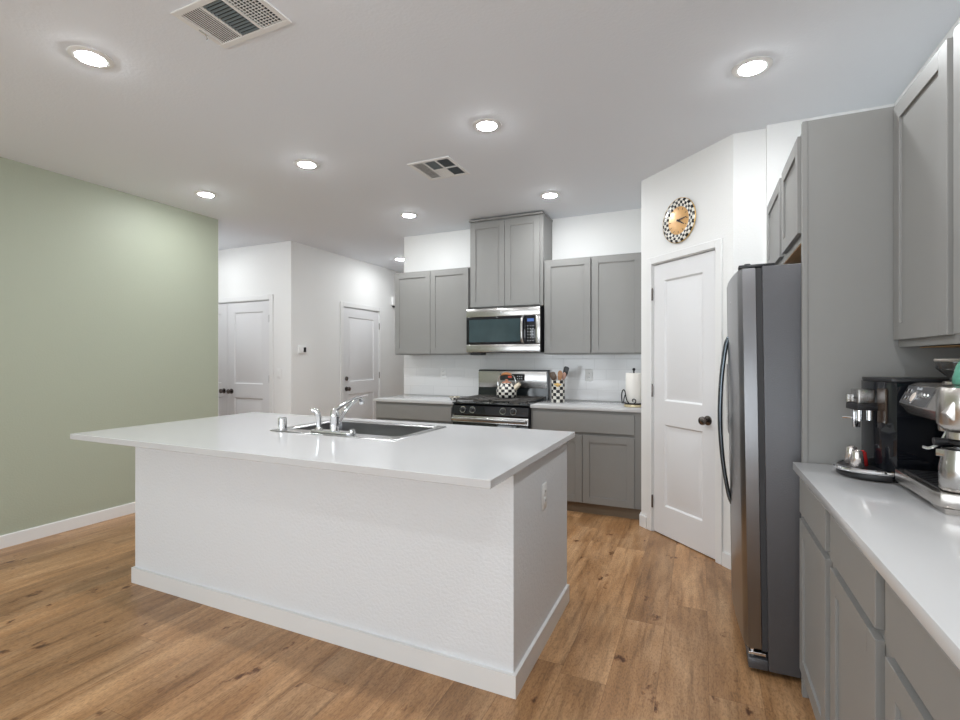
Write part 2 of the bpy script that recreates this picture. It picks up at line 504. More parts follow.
def panel_door(b, x0, x1, z0, z1, panels, t=0.035, y=0.0):
    """moulded two panel door, front face at y, thickness t towards +y"""
    d = 0.012
    b.box(x0, x1, y+d, y+t, z0, z1)
    xs_ = panels[0][0], panels[0][1]
    b.box(x0, xs_[0], y, y+d, z0, z1); b.box(xs_[1], x1, y, y+d, z0, z1)
    cur = z0
    for px0, px1, pz0, pz1 in sorted(panels, key=lambda p: p[2]):
        b.box(px0, px1, y, y+d, cur, pz0); cur = pz1
        b.loops([(px0, px1, pz0, pz1, y), (px0+0.012, px1-0.012, pz0+0.012, pz1-0.012, y+0.0105),
                 (px0+0.024, px1-0.024, pz0+0.024, pz1-0.024, y+0.0105), (px0+0.050, px1-0.050, pz0+0.050, pz1-0.050, y+0.003)])
    b.box(px0, px1, y, y+d, cur, z1)


def casing(x0, x1, h, w, y=-0.014, name='casing'):
    b = B()
    for a0, a1, c0, c1 in ((x0-w, x0, 0, h+w), (x1, x1+w, 0, h+w), (x0, x1, h, h+w)):
        b.box(a0, a1, y, -0.0005, c0, c1, 0.003, 1)
    # jambs and head stop
    b.box(x0, x0+0.005, 0, 0.11, 0, h); b.box(x1-0.005, x1, 0, 0.11, 0, h); b.box(x0, x1, 0, 0.11, h-0.006, h)
    return b


def knob_mesh(b, x, z, y):
    m = Matrix.Translation((x, y, z)) @ Matrix.Rotation(PI/2, 4, 'X')
    b.lathe([(0, 0), (0.032, 0), (0.032, 0.006), (0.012, 0.010), (0.011, 0.030), (0.024, 0.036), (0.029, 0.048), (0.026, 0.060), (0.013, 0.067), (0, 0.068)], seg=20, mtx=m)
    return b


def hinge_mesh(b, x, z, y):
    b.cyl((x, y, z-0.045), (x, y, z+0.045), 0.007, seg=10)
    b.cyl((x, y, z+0.045), (x, y, z+0.052), 0.004, seg=8)
    return b


def door_set(name, loc, rz, leaves, h, w, case=(0, 0), hinges=(), knobs=(), deadbolt=None):
    root = empty(name, loc, rz, kind='structure')
    casing(case[0], case[1], h+0.012, w).build('door_casing', M_trim, root)
    for (x0, x1) in leaves:
        b = B(); s = 0.118
        panel_door(b, x0, x1, 0.008, h, [(x0+s, x1-s, 0.224, 0.835), (x0+s, x1-s, 1.012, h-0.125)], y=0.006)
        b.build('door_leaf', M_door, root, smooth=20)
    for x in hinges:
        for z in (0.23, 1.08, 1.82): hinge_mesh(B(), x, z, -0.004).build('hinge', M_bronze, root)
    for x in knobs: knob_mesh(B(), x, 0.914, 0.006).build('door_handle', M_bronze, root)
    if deadbolt:
        m = Matrix.Translation((deadbolt[0], 0.006, deadbolt[1])) @ Matrix.Rotation(PI/2, 4, 'X')
        b = B(); b.lathe([(0, 0), (0.030, 0), (0.028, 0.014), (0.020, 0.020), (0, 0.021)], seg=20, mtx=m); b.build('deadbolt', M_bronze, root)
    return root


door_set('door_1', (PAx, PAy, 0), -PI/4, [(0.137, 0.737)], 2.040, 0.052, case=(0.130, 0.744), hinges=(0.133,), knobs=(0.668,))
door_set('door_2', (-7.0, YN, 0), 0, [(7.0-6.29, 7.0-5.559), (7.0-5.553, 7.0-4.822)], 2.040, 0.062, case=(7.0-6.298, 7.0-4.814), hinges=(7.0-4.818, 7.0-6.294), knobs=(7.0-5.625, 7.0-5.487))
door_set('door_3', (XH, YN, 0), PI/2, [(5.332-YN, 6.148-YN)], 2.036, 0.062, case=(5.327-YN, 6.153-YN), hinges=(6.152-YN,), knobs=(5.405-YN,), deadbolt=(5.405-YN, 1.055))

# ------------------------------------------------------------------ cabinets


def shaker(b, x0, x1, z0, z1, y=-0.019, t=0.019, s=0.058, r=0.008):
    """five piece door: frame with a sunk flat panel; front at y"""
    b.box(x0, x0+s, y, y+t, z0, z1, 0.0012, 1); b.box(x1-s, x1, y, y+t, z0, z1, 0.0012, 1)
    b.box(x0+s, x1-s, y, y+t, z0, z0+s); b.box(x0+s, x1-s, y, y+t, z1-s, z1)
    b.box(x0+s, x1-s, y+r, y+t, z0+s, z1-s)
    return b


def cabinet(name, label, loc, rz, W, D, H, doors, drawers=(), toe=0.0, toe_y=0.07, cat='cabinet', group=None, plyb=False, crown=False):
    """origin at the front left foot of the box, front faces -y, doors (x0,x1,z0,z1)"""
    root = empty(name, loc, rz, label, cat, group)
    b = B(); t = 0.018
    z0 = toe
    b.box(0, t, 0.0, D, z0, H); b.box(W-t, W, 0.0, D, z0, H)
    b.box(t, W-t, D-t, D, z0, H); b.box(t, W-t, 0.02, D-t, H-t, H)
    b.box(t, W-t, 0.02, D-t, z0+0.022, z0+0.022+t)
    # face frame
    f = max(0.035, doors[0][0]+0.014); fr_ = max(0.035, W-doors[-1][1]+0.014)
    b.box(t, f, 0, 0.02, z0, H); b.box(W-fr_, W-t, 0, 0.02, z0, H); b.box(f, W-fr_, 0, 0.02, H-0.035, H); b.box(f, W-fr_, 0, 0.02, z0, z0+0.032)
    if drawers: b.box(f, W-fr_, 0, 0.02, drawers[0][2]-0.032, drawers[0][2]+0.006)
    mid = (doors[0][1]+doors[-1][0])/2; g_ = (doors[-1][0]-doors[0][1])/2+0.018
    if len(doors) == 2: b.box(mid-g_, mid+g_, 0, 0.0195, z0+0.032, (drawers[0][2]-0.032) if drawers else H-0.035)
    b.build('body', M_cab, root, smooth=0)
    if plyb:
        b = B(); b.box(0.001, W-0.001, 0.002 if plyb == 2 else 0.06, D-0.001, z0-0.003, z0-0.0003); b.build('underside_panel', M_ply, root, smooth=0)
    if toe:
        b = B(); b.box(0.001, W-0.001, toe_y, toe_y+0.015, 0, toe+0.002); b.build('toe_kick', M_cabin, root, smooth=0)
    for d in doors: shaker(B(), *d).build('door', M_cab, root)
    for x0, x1, c0, c1 in drawers:
        b = B(); b.box(x0, x1, -0.019, -0.0005, c0, c1, 0.0015, 1); b.build('drawer_front', M_cab, root)
    if crown:
        b = B(); b.box(-0.006, W+0.006, -0.026, D, H, H+0.020, 0.003, 1); b.build('top_moulding', M_cab, root)
    return root


# right run of base units, front faces -X ; local x -> world -Y
cuts = [2.266, 1.773, 1.300, 0.830, 0.360]
lab = ['grey base cabinet with one drawer and door right beside the refrigerator panel',
       'grey base cabinet with one drawer, second from the refrigerator on the right side',
       'grey base cabinet with one drawer, cut off by the lower right of the view',
       'grey base cabinet with one drawer, last one of the right counter run']
for i in range(4):
    W = cuts[i]-cuts[i+1]-0.001
    a = 0.033
    cabinet('base_cabinet', lab[i], (0.365, cuts[i], 0), -PI/2, W, 0.600, 0.888, [(a, W-0.030, 0.130, 0.711)], [(a, W-0.030, 0.735, 0.866)], toe=0.11)
# right uppers
uc = [2.266, 1.798, 1.325]
labu = ['tall grey wall cabinet door panel above the coffee maker, against the refrigerator panel',
        'tall grey wall cabinet at the right edge of the view, above the espresso machine']
labu[0] = 'grey wall cabinet hung above the black coffee maker, touching the refrigerator side panel'
for i in range(2):
    W = uc[i]-uc[i+1]-0.001
    cabinet('wall_cabinet', labu[i], (0.659, uc[i], 1.368), -PI/2, W, 0.312, 0.885, [(0.011, W-0.026, 0.026, 0.874)], plyb=True)
# back wall uppers
YU = 4.497
cabinet('wall_cabinet', 'grey two-door wall cabinet left of the microwave, above the short counter', (-3.052, YU, 1.370), 0, 0.902, YB-YU-0.002, 0.892,
        [(0.008, 0.449, 0.012, 0.882), (0.453, 0.894, 0.012, 0.882)])
cabinet('wall_cabinet', 'grey two-door wall cabinet right of the microwave, beside the pantry', (-1.362, YU, 1.370), 0, 0.915, YB-YU-0.002, 0.892,
        [(0.012, 0.441, 0.012, 0.882), (0.455, 0.884, 0.012, 0.882)])
cabinet('wall_cabinet', 'tallest grey two-door wall cabinet, above the microwave and reaching the ceiling', (-2.142, YU, 1.838), 0, 0.770, YB-YU-0.002, 0.870,
        [(0.010, 0.380, 0.010, 0.850), (0.384, 0.738, 0.010, 0.850)], crown=True)
# back wall base units
YC = 4.182
cabinet('base_cabinet', 'grey base cabinet left of the gas range, mostly hidden by the island', (-3.075, YC, 0), 0, 0.915, YB-YC-0.002, 0.888,
        [(0.030, 0.450, 0.135, 0.700), (0.460, 0.885, 0.135, 0.700)], [(0.020, 0.890, 0.722, 0.862)], toe=0.105)
cabinet('base_cabinet', 'grey base cabinet with one wide drawer right of the gas range, beside the pantry', (-1.386, YC, 0), 0, 0.945, YB-YC-0.002, 0.888,
        [(0.020, 0.459, 0.100, 0.676), (0.463, 0.886, 0.100, 0.676)], [(0.020, 0.888, 0.700, 0.862)], toe=0.095, toe_y=0.035)
# over the refrigerator
cabinet('wall_cabinet', 'short grey two-door cabinet mounted above the refrigerator', (0.376, 3.410, 1.806), -PI/2, 1.115, 0.594, 0.450,
        [(0.045, 0.560, 0.030, 0.425), (0.625, 1.060, 0.030, 0.425)], plyb=2)
# refrigerator side panel
b = B(); b.box(0.378, XR-0.002, 2.270, 2.288, 0, 2.255); b.box(0.361, 0.380, 2.266, 2.292, 0, 2.255, 0.002, 1)
tag(b.build('refrigerator_side_panel', M_cab), 'tall flat grey side panel between the refrigerator and the coffee counter', 'panel')


def slab_with_hole(outer, inner, z0, z1, name, m):
    b = B(); bm = b.bm
    ox0, ox1, oy0, oy1 = outer; ix0, ix1, iy0, iy1 = inner
    def ring(x0, x1, y0, y1, z): return [bm.verts.new(p) for p in ((x0, y0, z), (x1, y0, z), (x1, y1, z), (x0, y1, z))]
    e = 0.0015
    A = ring(ix0, ix1, iy0, iy1, z0); Bo = ring(ox0, ox1, oy0, oy1, z0+e); C_ = ring(ox0, ox1, oy0, oy1, z1-e)
    D_ = ring(ox0+e, ox1-e, oy0+e, oy1-e, z1); E_ = ring(ix0, ix1, iy0, iy1, z1); Bb = ring(ox0+e, ox1-e, oy0+e, oy1-e, z0)
    seq = [A, Bb, Bo, C_, D_, E_, A]
    for P, Q in zip(seq, seq[1:]):
        for k in range(4): bm.faces.new((P[k], P[(k+1) % 4], Q[(k+1) % 4], Q[k]))
    bmesh.ops.recalc_face_normals(bm, faces=bm.faces[:])
    return b.build(name, m, smooth=0)


# countertops
ZT = 0.920
IX0, IX1, IY0, IY1 = -3.118, -0.641, 1.502, 2.700
SK = (-2.222, -1.374, 2.022, 2.572)
o = slab_with_hole((IX0, IX1, IY0, IY1), (SK[0]+0.025, SK[1]-0.025, SK[2]+0.025, SK[3]-0.02), ZT-0.030, ZT, 'countertop', M_quartz)
tag(o, 'large white quartz countertop on the kitchen island, with the sink cut in', 'countertop')
b = B(); b.box(0.328, XR-0.002, 0.355, 2.264, ZT-0.030, ZT, 0.0018, 2)
tag(b.build('countertop', M_quartz), 'long white quartz countertop along the right wall, under the coffee machines', 'countertop')
b = B(); b.box(-3.085, -2.158, 4.155, YB-0.008, ZT-0.030, ZT, 0.0018, 2)
tag(b.build('countertop', M_quartz), 'short white countertop left of the gas range', 'countertop')
b = B(); b.box(-1.389, -0.437, 4.155, YB-0.008, ZT-0.030, ZT, 0.0018, 2)
tag(b.build('countertop', M_quartz), 'short white countertop right of the gas range, holding the paper towels', 'countertop')
# backsplash
b = B(); b.box(XL+0.002, PAx-0.001, YB-0.007, YB-0.0003, ZT+0.001, 1.372); o = b.build('backsplash', M_tile, smooth=0)
o.name = 'trim_1'; tag(o, kind='structure')

# ------------------------------------------------------------------ island body
isl = empty('kitchen_island', (-3.065, 1.806, 0), 0, 'white textured kitchen island with a white baseboard, standing on the wood floor', 'island')
LW, LD = 3.065-0.672, 2.645-1.806
b = B(); b.box(0, LW, 0, 0.11, 0, 0.889); b.box(0, 0.11, 0.11, LD, 0, 0.889); b.box(LW-0.11, LW, 0.11, LD, 0, 0.889)
b.box(0.11, LW-0.11, LD-0.05, LD-0.03, 0.10, 0.889)
b.build('island_wall', M_isl, isl, smooth=0)
b = B(); t = 0.014
for (x0, x1, y0, y1) in ((-t, LW+t, -t, 0.003), (-t, 0.003, 0.003, LD), (LW-0.003, LW+t, 0.003, LD)):
    b.box(x0, x1, y0, y1, 0, 0.090)
b.build('baseboard', M_trim, isl, smooth=0)
for k in range(4):
    w_ = (LW-0.24)/4
    x0 = 0.12+k*w_
    b = B(); shaker(b, -x0-w_+0.004, -x0-0.004, 0.12, 0.870)
    o = b.build('door', M_cab, isl); o.location = (0, LD-0.03, 0); o.rotation_euler = (0, 0, PI)
b = B(); b.box(0.113, LW-0.113, LD-0.11, LD-0.09, 0, 0.10); b.build('toe_kick', M_cabin, isl, smooth=0)


def outlet(loc, rz, label, switch=False, group=None):
    r = empty('wall_outlet' if not switch else 'light_switch', loc, rz, label, 'light switch' if switch else 'outlet', group)
    b = B(); b.box(-0.036, 0.036, -0.006, 0, -0.059, 0.059, 0.003, 2); b.build('cover_plate', M_white, r)
    if switch:
        b = B(); b.box(-0.017, 0.017, -0.010, -0.0055, -0.034, 0.034, 0.002, 1); b.build('rocker', M_white, r)
    else:
        for z in (-0.021, 0.021):
            b = B(); b.box(-0.017, 0.017, -0.009, -0.0055, z-0.015, z+0.015, 0.004, 2); s = b.build('socket', M_white, r)
            b = B()
            for x in (-0.007, 0.007): b.box(x-0.0015, x+0.0015, -0.0095, -0.0088, z-0.003, z+0.007)
            b.build('slot', M_blackp, s, smooth=0)
    return r


outlet((-0.672+0.0004, 2.207, 0.685), PI/2, 'white outlet on the right end of the kitchen island')
outlet((-2.615, YB-0.0074, 1.165), 0, 'white outlet on the tile left of the gas range')
outlet((-1.000, YB-0.0074, 1.165), 0, 'white outlet on the tile between the utensil crock and the paper towels')
outlet((-4.660, YN-0.0003, 1.150), 0, 'white light switch on the wall beside the double closet door', switch=True)

# thermostat and chime
r = empty('thermostat', (XH+0.0003, 4.566, 1.44), PI/2, 'small white thermostat with a dark screen on the hallway wall', 'thermostat')
b = B(); b.box(-0.062, 0.062, -0.024, 0, -0.047, 0.047, 0.006, 2); b.build('housing', M_white, r)
b = B(); b.box(0.010, 0.052, -0.026, -0.023, -0.030, 0.030, 0.002, 1); b.build('screen', M_blackg, r)
r = empty('alarm_box', (XH+0.0003, 6.52, 2.22), PI/2, 'small white box high on the hallway wall, past the hallway door', 'alarm box')
b = B(); b.box(-0.06, 0.06, -0.045, 0, -0.05, 0.09, 0.012, 3); b.build('housing', M_white, r)
b = B(); b.box(-0.02, 0.02, -0.035, 0, -0.075, -0.0505, 0.004, 2); b.build('sounder', M_blackp, r)

# ------------------------------------------------------------------ ceiling lamps


def lamp_parts(root):
    b = B(); b.lathe([(0.058, -0.0008), (0.058, -0.008), (0.070, -0.008), (0.087, -0.003), (0.088, -0.0008)], seg=48)
    KIDS.setdefault(root.name, []).append(b.build('trim_ring', M_white, root))
    b = B(); b.lathe([(0.058, -0.005), (0.054, -0.010), (0.042, -0.0135), (0.02, -0.0155), (0, -0.016)], seg=40)
    KIDS[root.name].append(b.build('diffuser', M_lamp, root))


spots = [
    (-2.607, 1.339, 'round recessed ceiling light nearest the camera on the left, beside the large vent'),
    (0.224, 2.704, 'round recessed ceiling light nearest the refrigerator and pantry'),
    (-1.181, 2.714, 'round recessed ceiling light right of the smaller vent, over the island end'),
    (-2.607, 2.718, 'round recessed ceiling light left of the smaller vent, middle of the row over the island'),
    (-3.869, 2.855, 'round recessed ceiling light closest to the green wall'),
    (-2.616, 4.093, 'round recessed ceiling light left of the tall cabinet over the microwave'),
    (-1.189, 4.095, 'round recessed ceiling light right above the tall cabinet over the microwave'),
    (-3.881, 5.839, 'farthest round recessed ceiling light, in the hallway'),
    (-1.181, 1.339, 'round recessed ceiling light above the near right of the island, outside the view'),
    (0.224, 1.339, 'round recessed ceiling light over the coffee counter, outside the view'),
    (-0.5, -0.3, 'round recessed ceiling light behind the camera'),
    (-5.5, 3.66, 'round ceiling light added out of view in the passage to brighten the double closet door')]  # unseen lamp, added to brighten the double door
proto = None
for x, y, l in spots:
    if proto is None:
        proto = empty('ceiling_light', (x, y, CH), 0, l, 'ceiling light', 'recessed ceiling lights'); lamp_parts(proto); o = proto
    else:
        o = copy_tree(proto); o.location = (x, y, CH); o['label'] = l


def vent(name, loc, W, L, label, big):
    """ceiling register; x across, y along, hanging below z=0"""
    r = empty(name, loc, 0, label, 'vent')
    f = 0.028
    b = B()
    for x0, x1, y0, y1 in ((0, W, 0, f), (0, W, L-f, L), (0, f, f, L-f), (W-f, W, f, L-f)):
        b.box(x0, x1, y0, y1, -0.007, -0.0005, 0.002, 1)
    iw = (W-2*f)/3
    for k in (1, 2): b.box(f+iw*k-0.007, f+iw*k+0.007, f, L-f, -0.007, -0.001)
    if not big: b.box(f+iw, W-f, L/2-0.007, L/2+0.007, -0.0072, -0.001)
    b.build('frame', M_white, r)
    b = B(); b.box(f*0.6, W-f*0.6, f*0.6, L-f*0.6, -0.0008, -0.0003); b.build('duct_shade_sheet', M_dark, r, smooth=0)  # flat black sheet, darkness inside the duct put into its colour
    b = B(); n = 10                                        # white band: slats lying nearly flat along y
    for i in range(n):
        x = f+iw*(i+0.5)/n
        b.prism([(x-iw/n*0.50, -0.0022), (x+iw/n*0.40, -0.0062), (x+iw/n*0.47, -0.0052), (x-iw/n*0.43, -0.0014)], 'y', f, L-f)
    b.build('slat_bank', M_white, r, smooth=0)
    b = B(); n = 12 if big else 7                          # blades across the middle bank
    y1_ = L-f if big else L/2
    for i in range(n):
        y = f+(y1_-f)*(i+0.5)/n; d = (y1_-f)/n
        b.prism([(y-d*0.30, -0.0018), (y+d*0.16, -0.0062), (y+d*0.24, -0.0056), (y-d*0.20, -0.0012)], 'x', f+iw, f+iw*2)
    b.build('blade_bank', M_duct, r, smooth=0)
    b = B()
    if big:
        for i in range(14):
            y = f+(L-2*f)*(i+0.5)/14; b.box(f+iw*2, W-f, y-0.0013, y+0.0013, -0.0064, -0.0050)
        for i in range(1, 7):
            x = f+iw*2+iw*i/7; b.box(x-0.0022, x+0.0022, f, L-f, -0.0050, -0.0020)
        b.build('grille', M_white, r, smooth=0)
        b = B(); b.box(0.012, 0.018, L*0.46, L*0.62, -0.0085, -0.0068); b.tube([(0.015, L*0.58, -0.008), (0.013, L*0.62, -0.016), (0.004, L*0.64, -0.020)], 0.0025, 8)
        b.build('damper_lever', M_chrome, r)
    else:
        for (y0, y1) in ((f, L/2), (L/2, L-f)):
            for i in range(6):
                x = f+iw*2+iw*(i+0.5)/6; b.box(x-0.0015, x+0.0015, y0, y1, -0.005, -0.004)
        b.build('grille', M_duct, r, smooth=0)
        b = B(); n = 9
        for i in range(n):
            y = L/2+(L/2-f)*(i+0.5)/n; d = (L/2-f)/n
            b.prism([(y-d*0.46, -0.002), (y+d*0.36, -0.0065), (y+d*0.40, -0.0058), (y-d*0.40, -0.0012)], 'x', f+iw, f+iw*2)
        b.build('slat_bank', M_white, r, smooth=0)
    return r


vent('ceiling_vent', (-1.974, 1.298, CH), 0.412, 0.250, 'large white ceiling vent with dark slats at the top of the view', True)
vent('ceiling_vent', (-1.945, 3.012, CH), 0.345, 0.350, 'smaller white ceiling vent with four banks, above the far side of the island', False)

# ------------------------------------------------------------------ sink and its fittings
sk = empty('kitchen_sink', (SK[0], SK[2], ZT), 0, 'stainless steel drop-in kitchen sink set in the island countertop', 'sink')
w_, d_ = SK[1]-SK[0], SK[3]-SK[2]
b = B(); bm = b.bm


def rring(x0, x1, y0, y1, z, r, n=5):
    out = []
    for cx, cy, a0 in ((x1-r, y0+r, -PI/2), (x1-r, y1-r, 0), (x0+r, y1-r, PI/2), (x0+r, y0+r, PI)):
        for k in range(n+1):
            a = a0+PI/2*k/n; out.append(bm.verts.new((cx+r*math.cos(a), cy+r*math.sin(a), z)))
    return out


R = [rring(0, w_, 0, d_, 0.0005, 0.018), rring(0.003, w_-0.003, 0.003, d_-0.003, 0.005, 0.017), rring(0.010, w_-0.010, 0.010, d_-0.010, 0.006, 0.015),
     rring(0.042, w_-0.042, 0.098, d_-0.030, 0.0045, 0.045), rring(0.048, w_-0.048, 0.104, d_-0.036, -0.004, 0.045)]
for P, Q in zip(R, R[1:]):
    for k in range(len(P)): bm.faces.new((P[k], P[(k+1) % len(P)], Q[(k+1) % len(P)], Q[k]))
b.build('rim', mat('lit_rim_steel', (0.52, 0.52, 0.525), 0.22, 1.0), sk, smooth=50)  # brighter copy of the sink steel for the lit rim
b = B(); bm = b.bm
R = [rring(0.048, w_-0.048, 0.104, d_-0.036, -0.004, 0.045),
     rring(0.058, w_-0.058, 0.112, d_-0.044, -0.160, 0.045), rring(0.085, w_-0.085, 0.140, d_-0.072, -0.185, 0.04)]
for P, Q in zip(R, R[1:]):
    for k in range(len(P)): bm.faces.new((P[k], P[(k+1) % len(P)], Q[(k+1) % len(P)], Q[k]))
bm.faces.new(R[-1])
b.build('basin', M_sinkst, sk, smooth=50)  # shade inside the bowl is painted in with a darker steel
b = B(); b.lathe([(0, -0.1842), (0.040, -0.1842), (0.045, -0.1835), (0.046, -0.1848)], c=(w_/2, d_/2, 0), seg=24); b.build('drain', M_chrome, sk)
ZS = ZT+0.0062
# air gap cap
r = empty('air_gap', (-2.158, 2.062, ZS), 0, 'small chrome cylinder cap on the left corner of the sink', 'sink fitting')
b = B(); b.lathe([(0, 0), (0.026, 0), (0.026, 0.004), (0.0235, 0.006), (0.0235, 0.060), (0.021, 0.067), (0.012, 0.070), (0, 0.070)], seg=28); b.build('cap', M_chrome, r)
b = B(); b.box(-0.004, 0.004, -0.0240, -0.0232, 0.030, 0.050); b.build('vent_slot', M_blackp, r, smooth=0)
# faucet
fa = empty('kitchen_faucet', (-1.799, 2.078, ZS), 0, 'chrome single-lever kitchen faucet with side sprayer standing at the sink', 'faucet')
b = B(); n = 20
pts = [(0.105+0.030*math.cos(a), 0.030*math.sin(a)) for a in [(-PI/2+PI*k/10) for k in range(11)]]+[(-0.125+0.030*math.cos(a), 0.030*math.sin(a)) for a in [(PI/2+PI*k/10) for k in range(11)]]
b.prism(pts, 'z', 0.0, 0.012, 0.003); b.build('deck_plate', M_chrome, fa)
b = B(); b.lathe([(0, 0.012), (0.026, 0.012), (0.024, 0.020), (0.022, 0.075), (0.025, 0.080), (0.025, 0.098), (0.020, 0.118), (0.010, 0.130), (0, 0.132)], seg=28); b.build('faucet_body', M_chrome, fa)
sp = bez([(0, 0.012, 0.030), (0, 0.030, 0.060), (0.000, 0.080, 0.108), (0.000, 0.140, 0.150), (0.0, 0.190, 0.172), (0.0, 0.220, 0.166), (0.0, 0.230, 0.150)], 6)
b = B(); b.tube(sp, [0.015-0.003*min(1, i/22) for i in range(len(sp))], 14)
b.cyl((0.0, 0.230, 0.152), (0.0, 0.232, 0.136), 0.015, seg=18); b.build('spout', M_chrome, fa)
lv = bez([(0, 0.0, 0.120), (0.012, 0.030, 0.140), (0.018, 0.090, 0.164), (0.030, 0.160, 0.182), (0.040, 0.230, 0.192)], 6)
b = B(); b.tube(lv, [0.012-0.0065*i/(len(lv)-1) for i in range(len(lv))], 12); b.build('lever', M_chrome, fa)
b = B(); b.lathe([(0, 0.012), (0.022, 0.012), (0.018, 0.022), (0.014, 0.026), (0, 0.026)], c=(-0.110, 0, 0), seg=20)
ss = bez([(-0.110, 0, 0.024), (-0.110, 0, 0.065), (-0.112, -0.004, 0.100), (-0.122, -0.010, 0.116), (-0.138, -0.018, 0.118)], 5)
b.tube(ss, [0.0125+0.003*math.sin(PI*i/(len(ss)-1)) for i in range(len(ss))], 12); b.build('side_sprayer', M_chrome, fa)
b = B(); b.lathe([(0, 0), (0.018, 0), (0.017, 0.010), (0.010, 0.015), (0, 0.016)], c=(0.118, 0, 0.012), seg=20); b.build('deck_cap', M_chrome, fa)

# ------------------------------------------------------------------ gas range
RX0, RX1, RY = -2.156, -1.391, 4.125
W = RX1-RX0
rg = empty('gas_range', (RX0, RY, 0), 0, 'stainless steel and black gas range on the back wall under the microwave', 'range')
D = YB-0.010-RY
b = B(); b.box(0, W, 0.035, D, 0.02, 0.905, 0.003, 1)
for x in (0.03, W-0.06):
    for y in (0.07, D-0.1): b.cyl((x+0.015, y, 0), (x+0.015, y, 0.03), 0.015, seg=12)
b.build('body', M_blackp, rg)
b = B(); b.box(0.006, W-0.006, 0.0, 0.034, 0.205, 0.796, 0.006, 2); od = b.build('oven_door', M_steel, rg)
b = B(); b.box(0.10, W-0.10, -0.005, 0.004, 0.36, 0.62, 0.001, 1); b.build('window', M_oven, od)
b = B(); b.box(0.006, W-0.006, -0.003, 0.033, 0.300, 0.735, 0.003, 2); b.build('glass_front', M_blackg, od)
b = B(); b.box(0.012, W-0.012, -0.055, -0.032, 0.750, 0.785, 0.008, 3)
for x in (0.06, W-0.06): b.box(x-0.012, x+0.012, -0.040, 0.002, 0.756, 0.780, 0.002, 1)
b.build('handle', M_steel, od)
b = B(); b.box(0.006, W-0.006, 0.0, 0.034, 0.04, 0.195, 0.006, 2); b.build('storage_drawer', M_steel, rg)
b = B(); b.prism([(0.0, 0.802), (-0.010, 0.812), (0.008, 0.888), (0.026, 0.902), (0.05, 0.902), (0.05, 0.802)], 'x', 0.002, W-0.002, 0.002); b.build('control_panel', M_blackg, rg)
for kx in (0.115, 0.215, 0.520, 0.620):
    m = Matrix.Translation((kx, -0.002, 0.852)) @ Matrix.Rotation(PI/2-0.18, 4, 'X')
    b = B(); b.lathe([(0, 0), (0.026, 0), (0.026, 0.006), (0.021, 0.010), (0.019, 0.030), (0.016, 0.033), (0, 0.033)], seg=22, mtx=m); k_ = b.build('burner_knob', M_blackp, rg)
    b = B(); b.lathe([(0.0262, 0.001), (0.0300, 0.001), (0.0300, 0.005), (0.0262, 0.005), (0.0262, 0.001)], seg=24, mtx=m); b.build('knob_ring', M_chrome, k_)
b = B(); b.box(0.0, W, 0.0, D-0.02, 0.905, 0.917, 0.004, 2); b.build('cooktop', M_enamel, rg)
for (cx, cy) in ((0.19, 0.17), (0.19, 0.46), (0.57, 0.17), (0.57, 0.46), (0.38, 0.31)):
    b = B(); b.lathe([(0, 0.917), (0.050, 0.917), (0.048, 0.924), (0.036, 0.928), (0.036, 0.934), (0, 0.936)], c=(cx, cy, 0), seg=24); b.build('burner', M_iron, rg)
for gx0, gx1 in ((0.020, W/2-0.003), (W/2+0.003, W-0.020)):
    b = B(); y0, y1 = 0.025, D-0.075; zt = 0.950; s_ = 0.006
    for x in (gx0+s_, gx1-s_): b.box(x-s_, x+s_, y0, y1, zt-0.012, zt, 0.002, 1)
    for y in (y0+s_, y1-s_, (y0+y1)/2): b.box(gx0, gx1, y-s_, y+s_, zt-0.012, zt, 0.002, 1)
    cx = (gx0+gx1)/2
    b.box(cx-s_, cx+s_, y0, y1, zt-0.012, zt, 0.002, 1)
    for y in (y0+(y1-y0)*0.25, y0+(y1-y0)*0.75): b.box(gx0, gx1, y-s_, y+s_, zt-0.012, zt, 0.002, 1)
    for x in (gx0+0.010, gx1-0.010):
        for y in (y0+0.010, y1-0.010): b.cyl((x, y, 0.916), (x, y, zt-0.006), 0.007, seg=10)
    b.build('grate', M_iron, rg)
# backguard
b = B(); b.prism([(D-0.085, 0.905), (D-0.070, 1.020), (D-0.070, 1.205), (D-0.050, 1.216), (D, 1.216), (D, 0.905)], 'x', 0.0, W, 0.003); bg = b.build('backguard', M_enamel, rg)
b = B(); b.box(0.004, W-0.014, D-0.078, D-0.0705, 1.030, 1.200, 0.003, 2); b.build('backguard_face', M_steel, bg)
b = B(); b.box(0.250, 0.520, D-0.081, D-0.0775, 1.105, 1.172, 0.002, 1); b.build('display', M_blackg, bg)
b = B(); b.box(0.340, 0.380, D-0.0822, D-0.0812, 1.132, 1.152); b.build('clock_digits', M_lcd2, bg, smooth=0)
for i in range(3):
    for j in range(2): b = B(); b.box(0.440+0.022*i, 0.450+0.022*i, D-0.0822, D-0.0812, 1.120+0.024*j, 1.128+0.024*j); b.build('button', M_mark, bg, smooth=0)

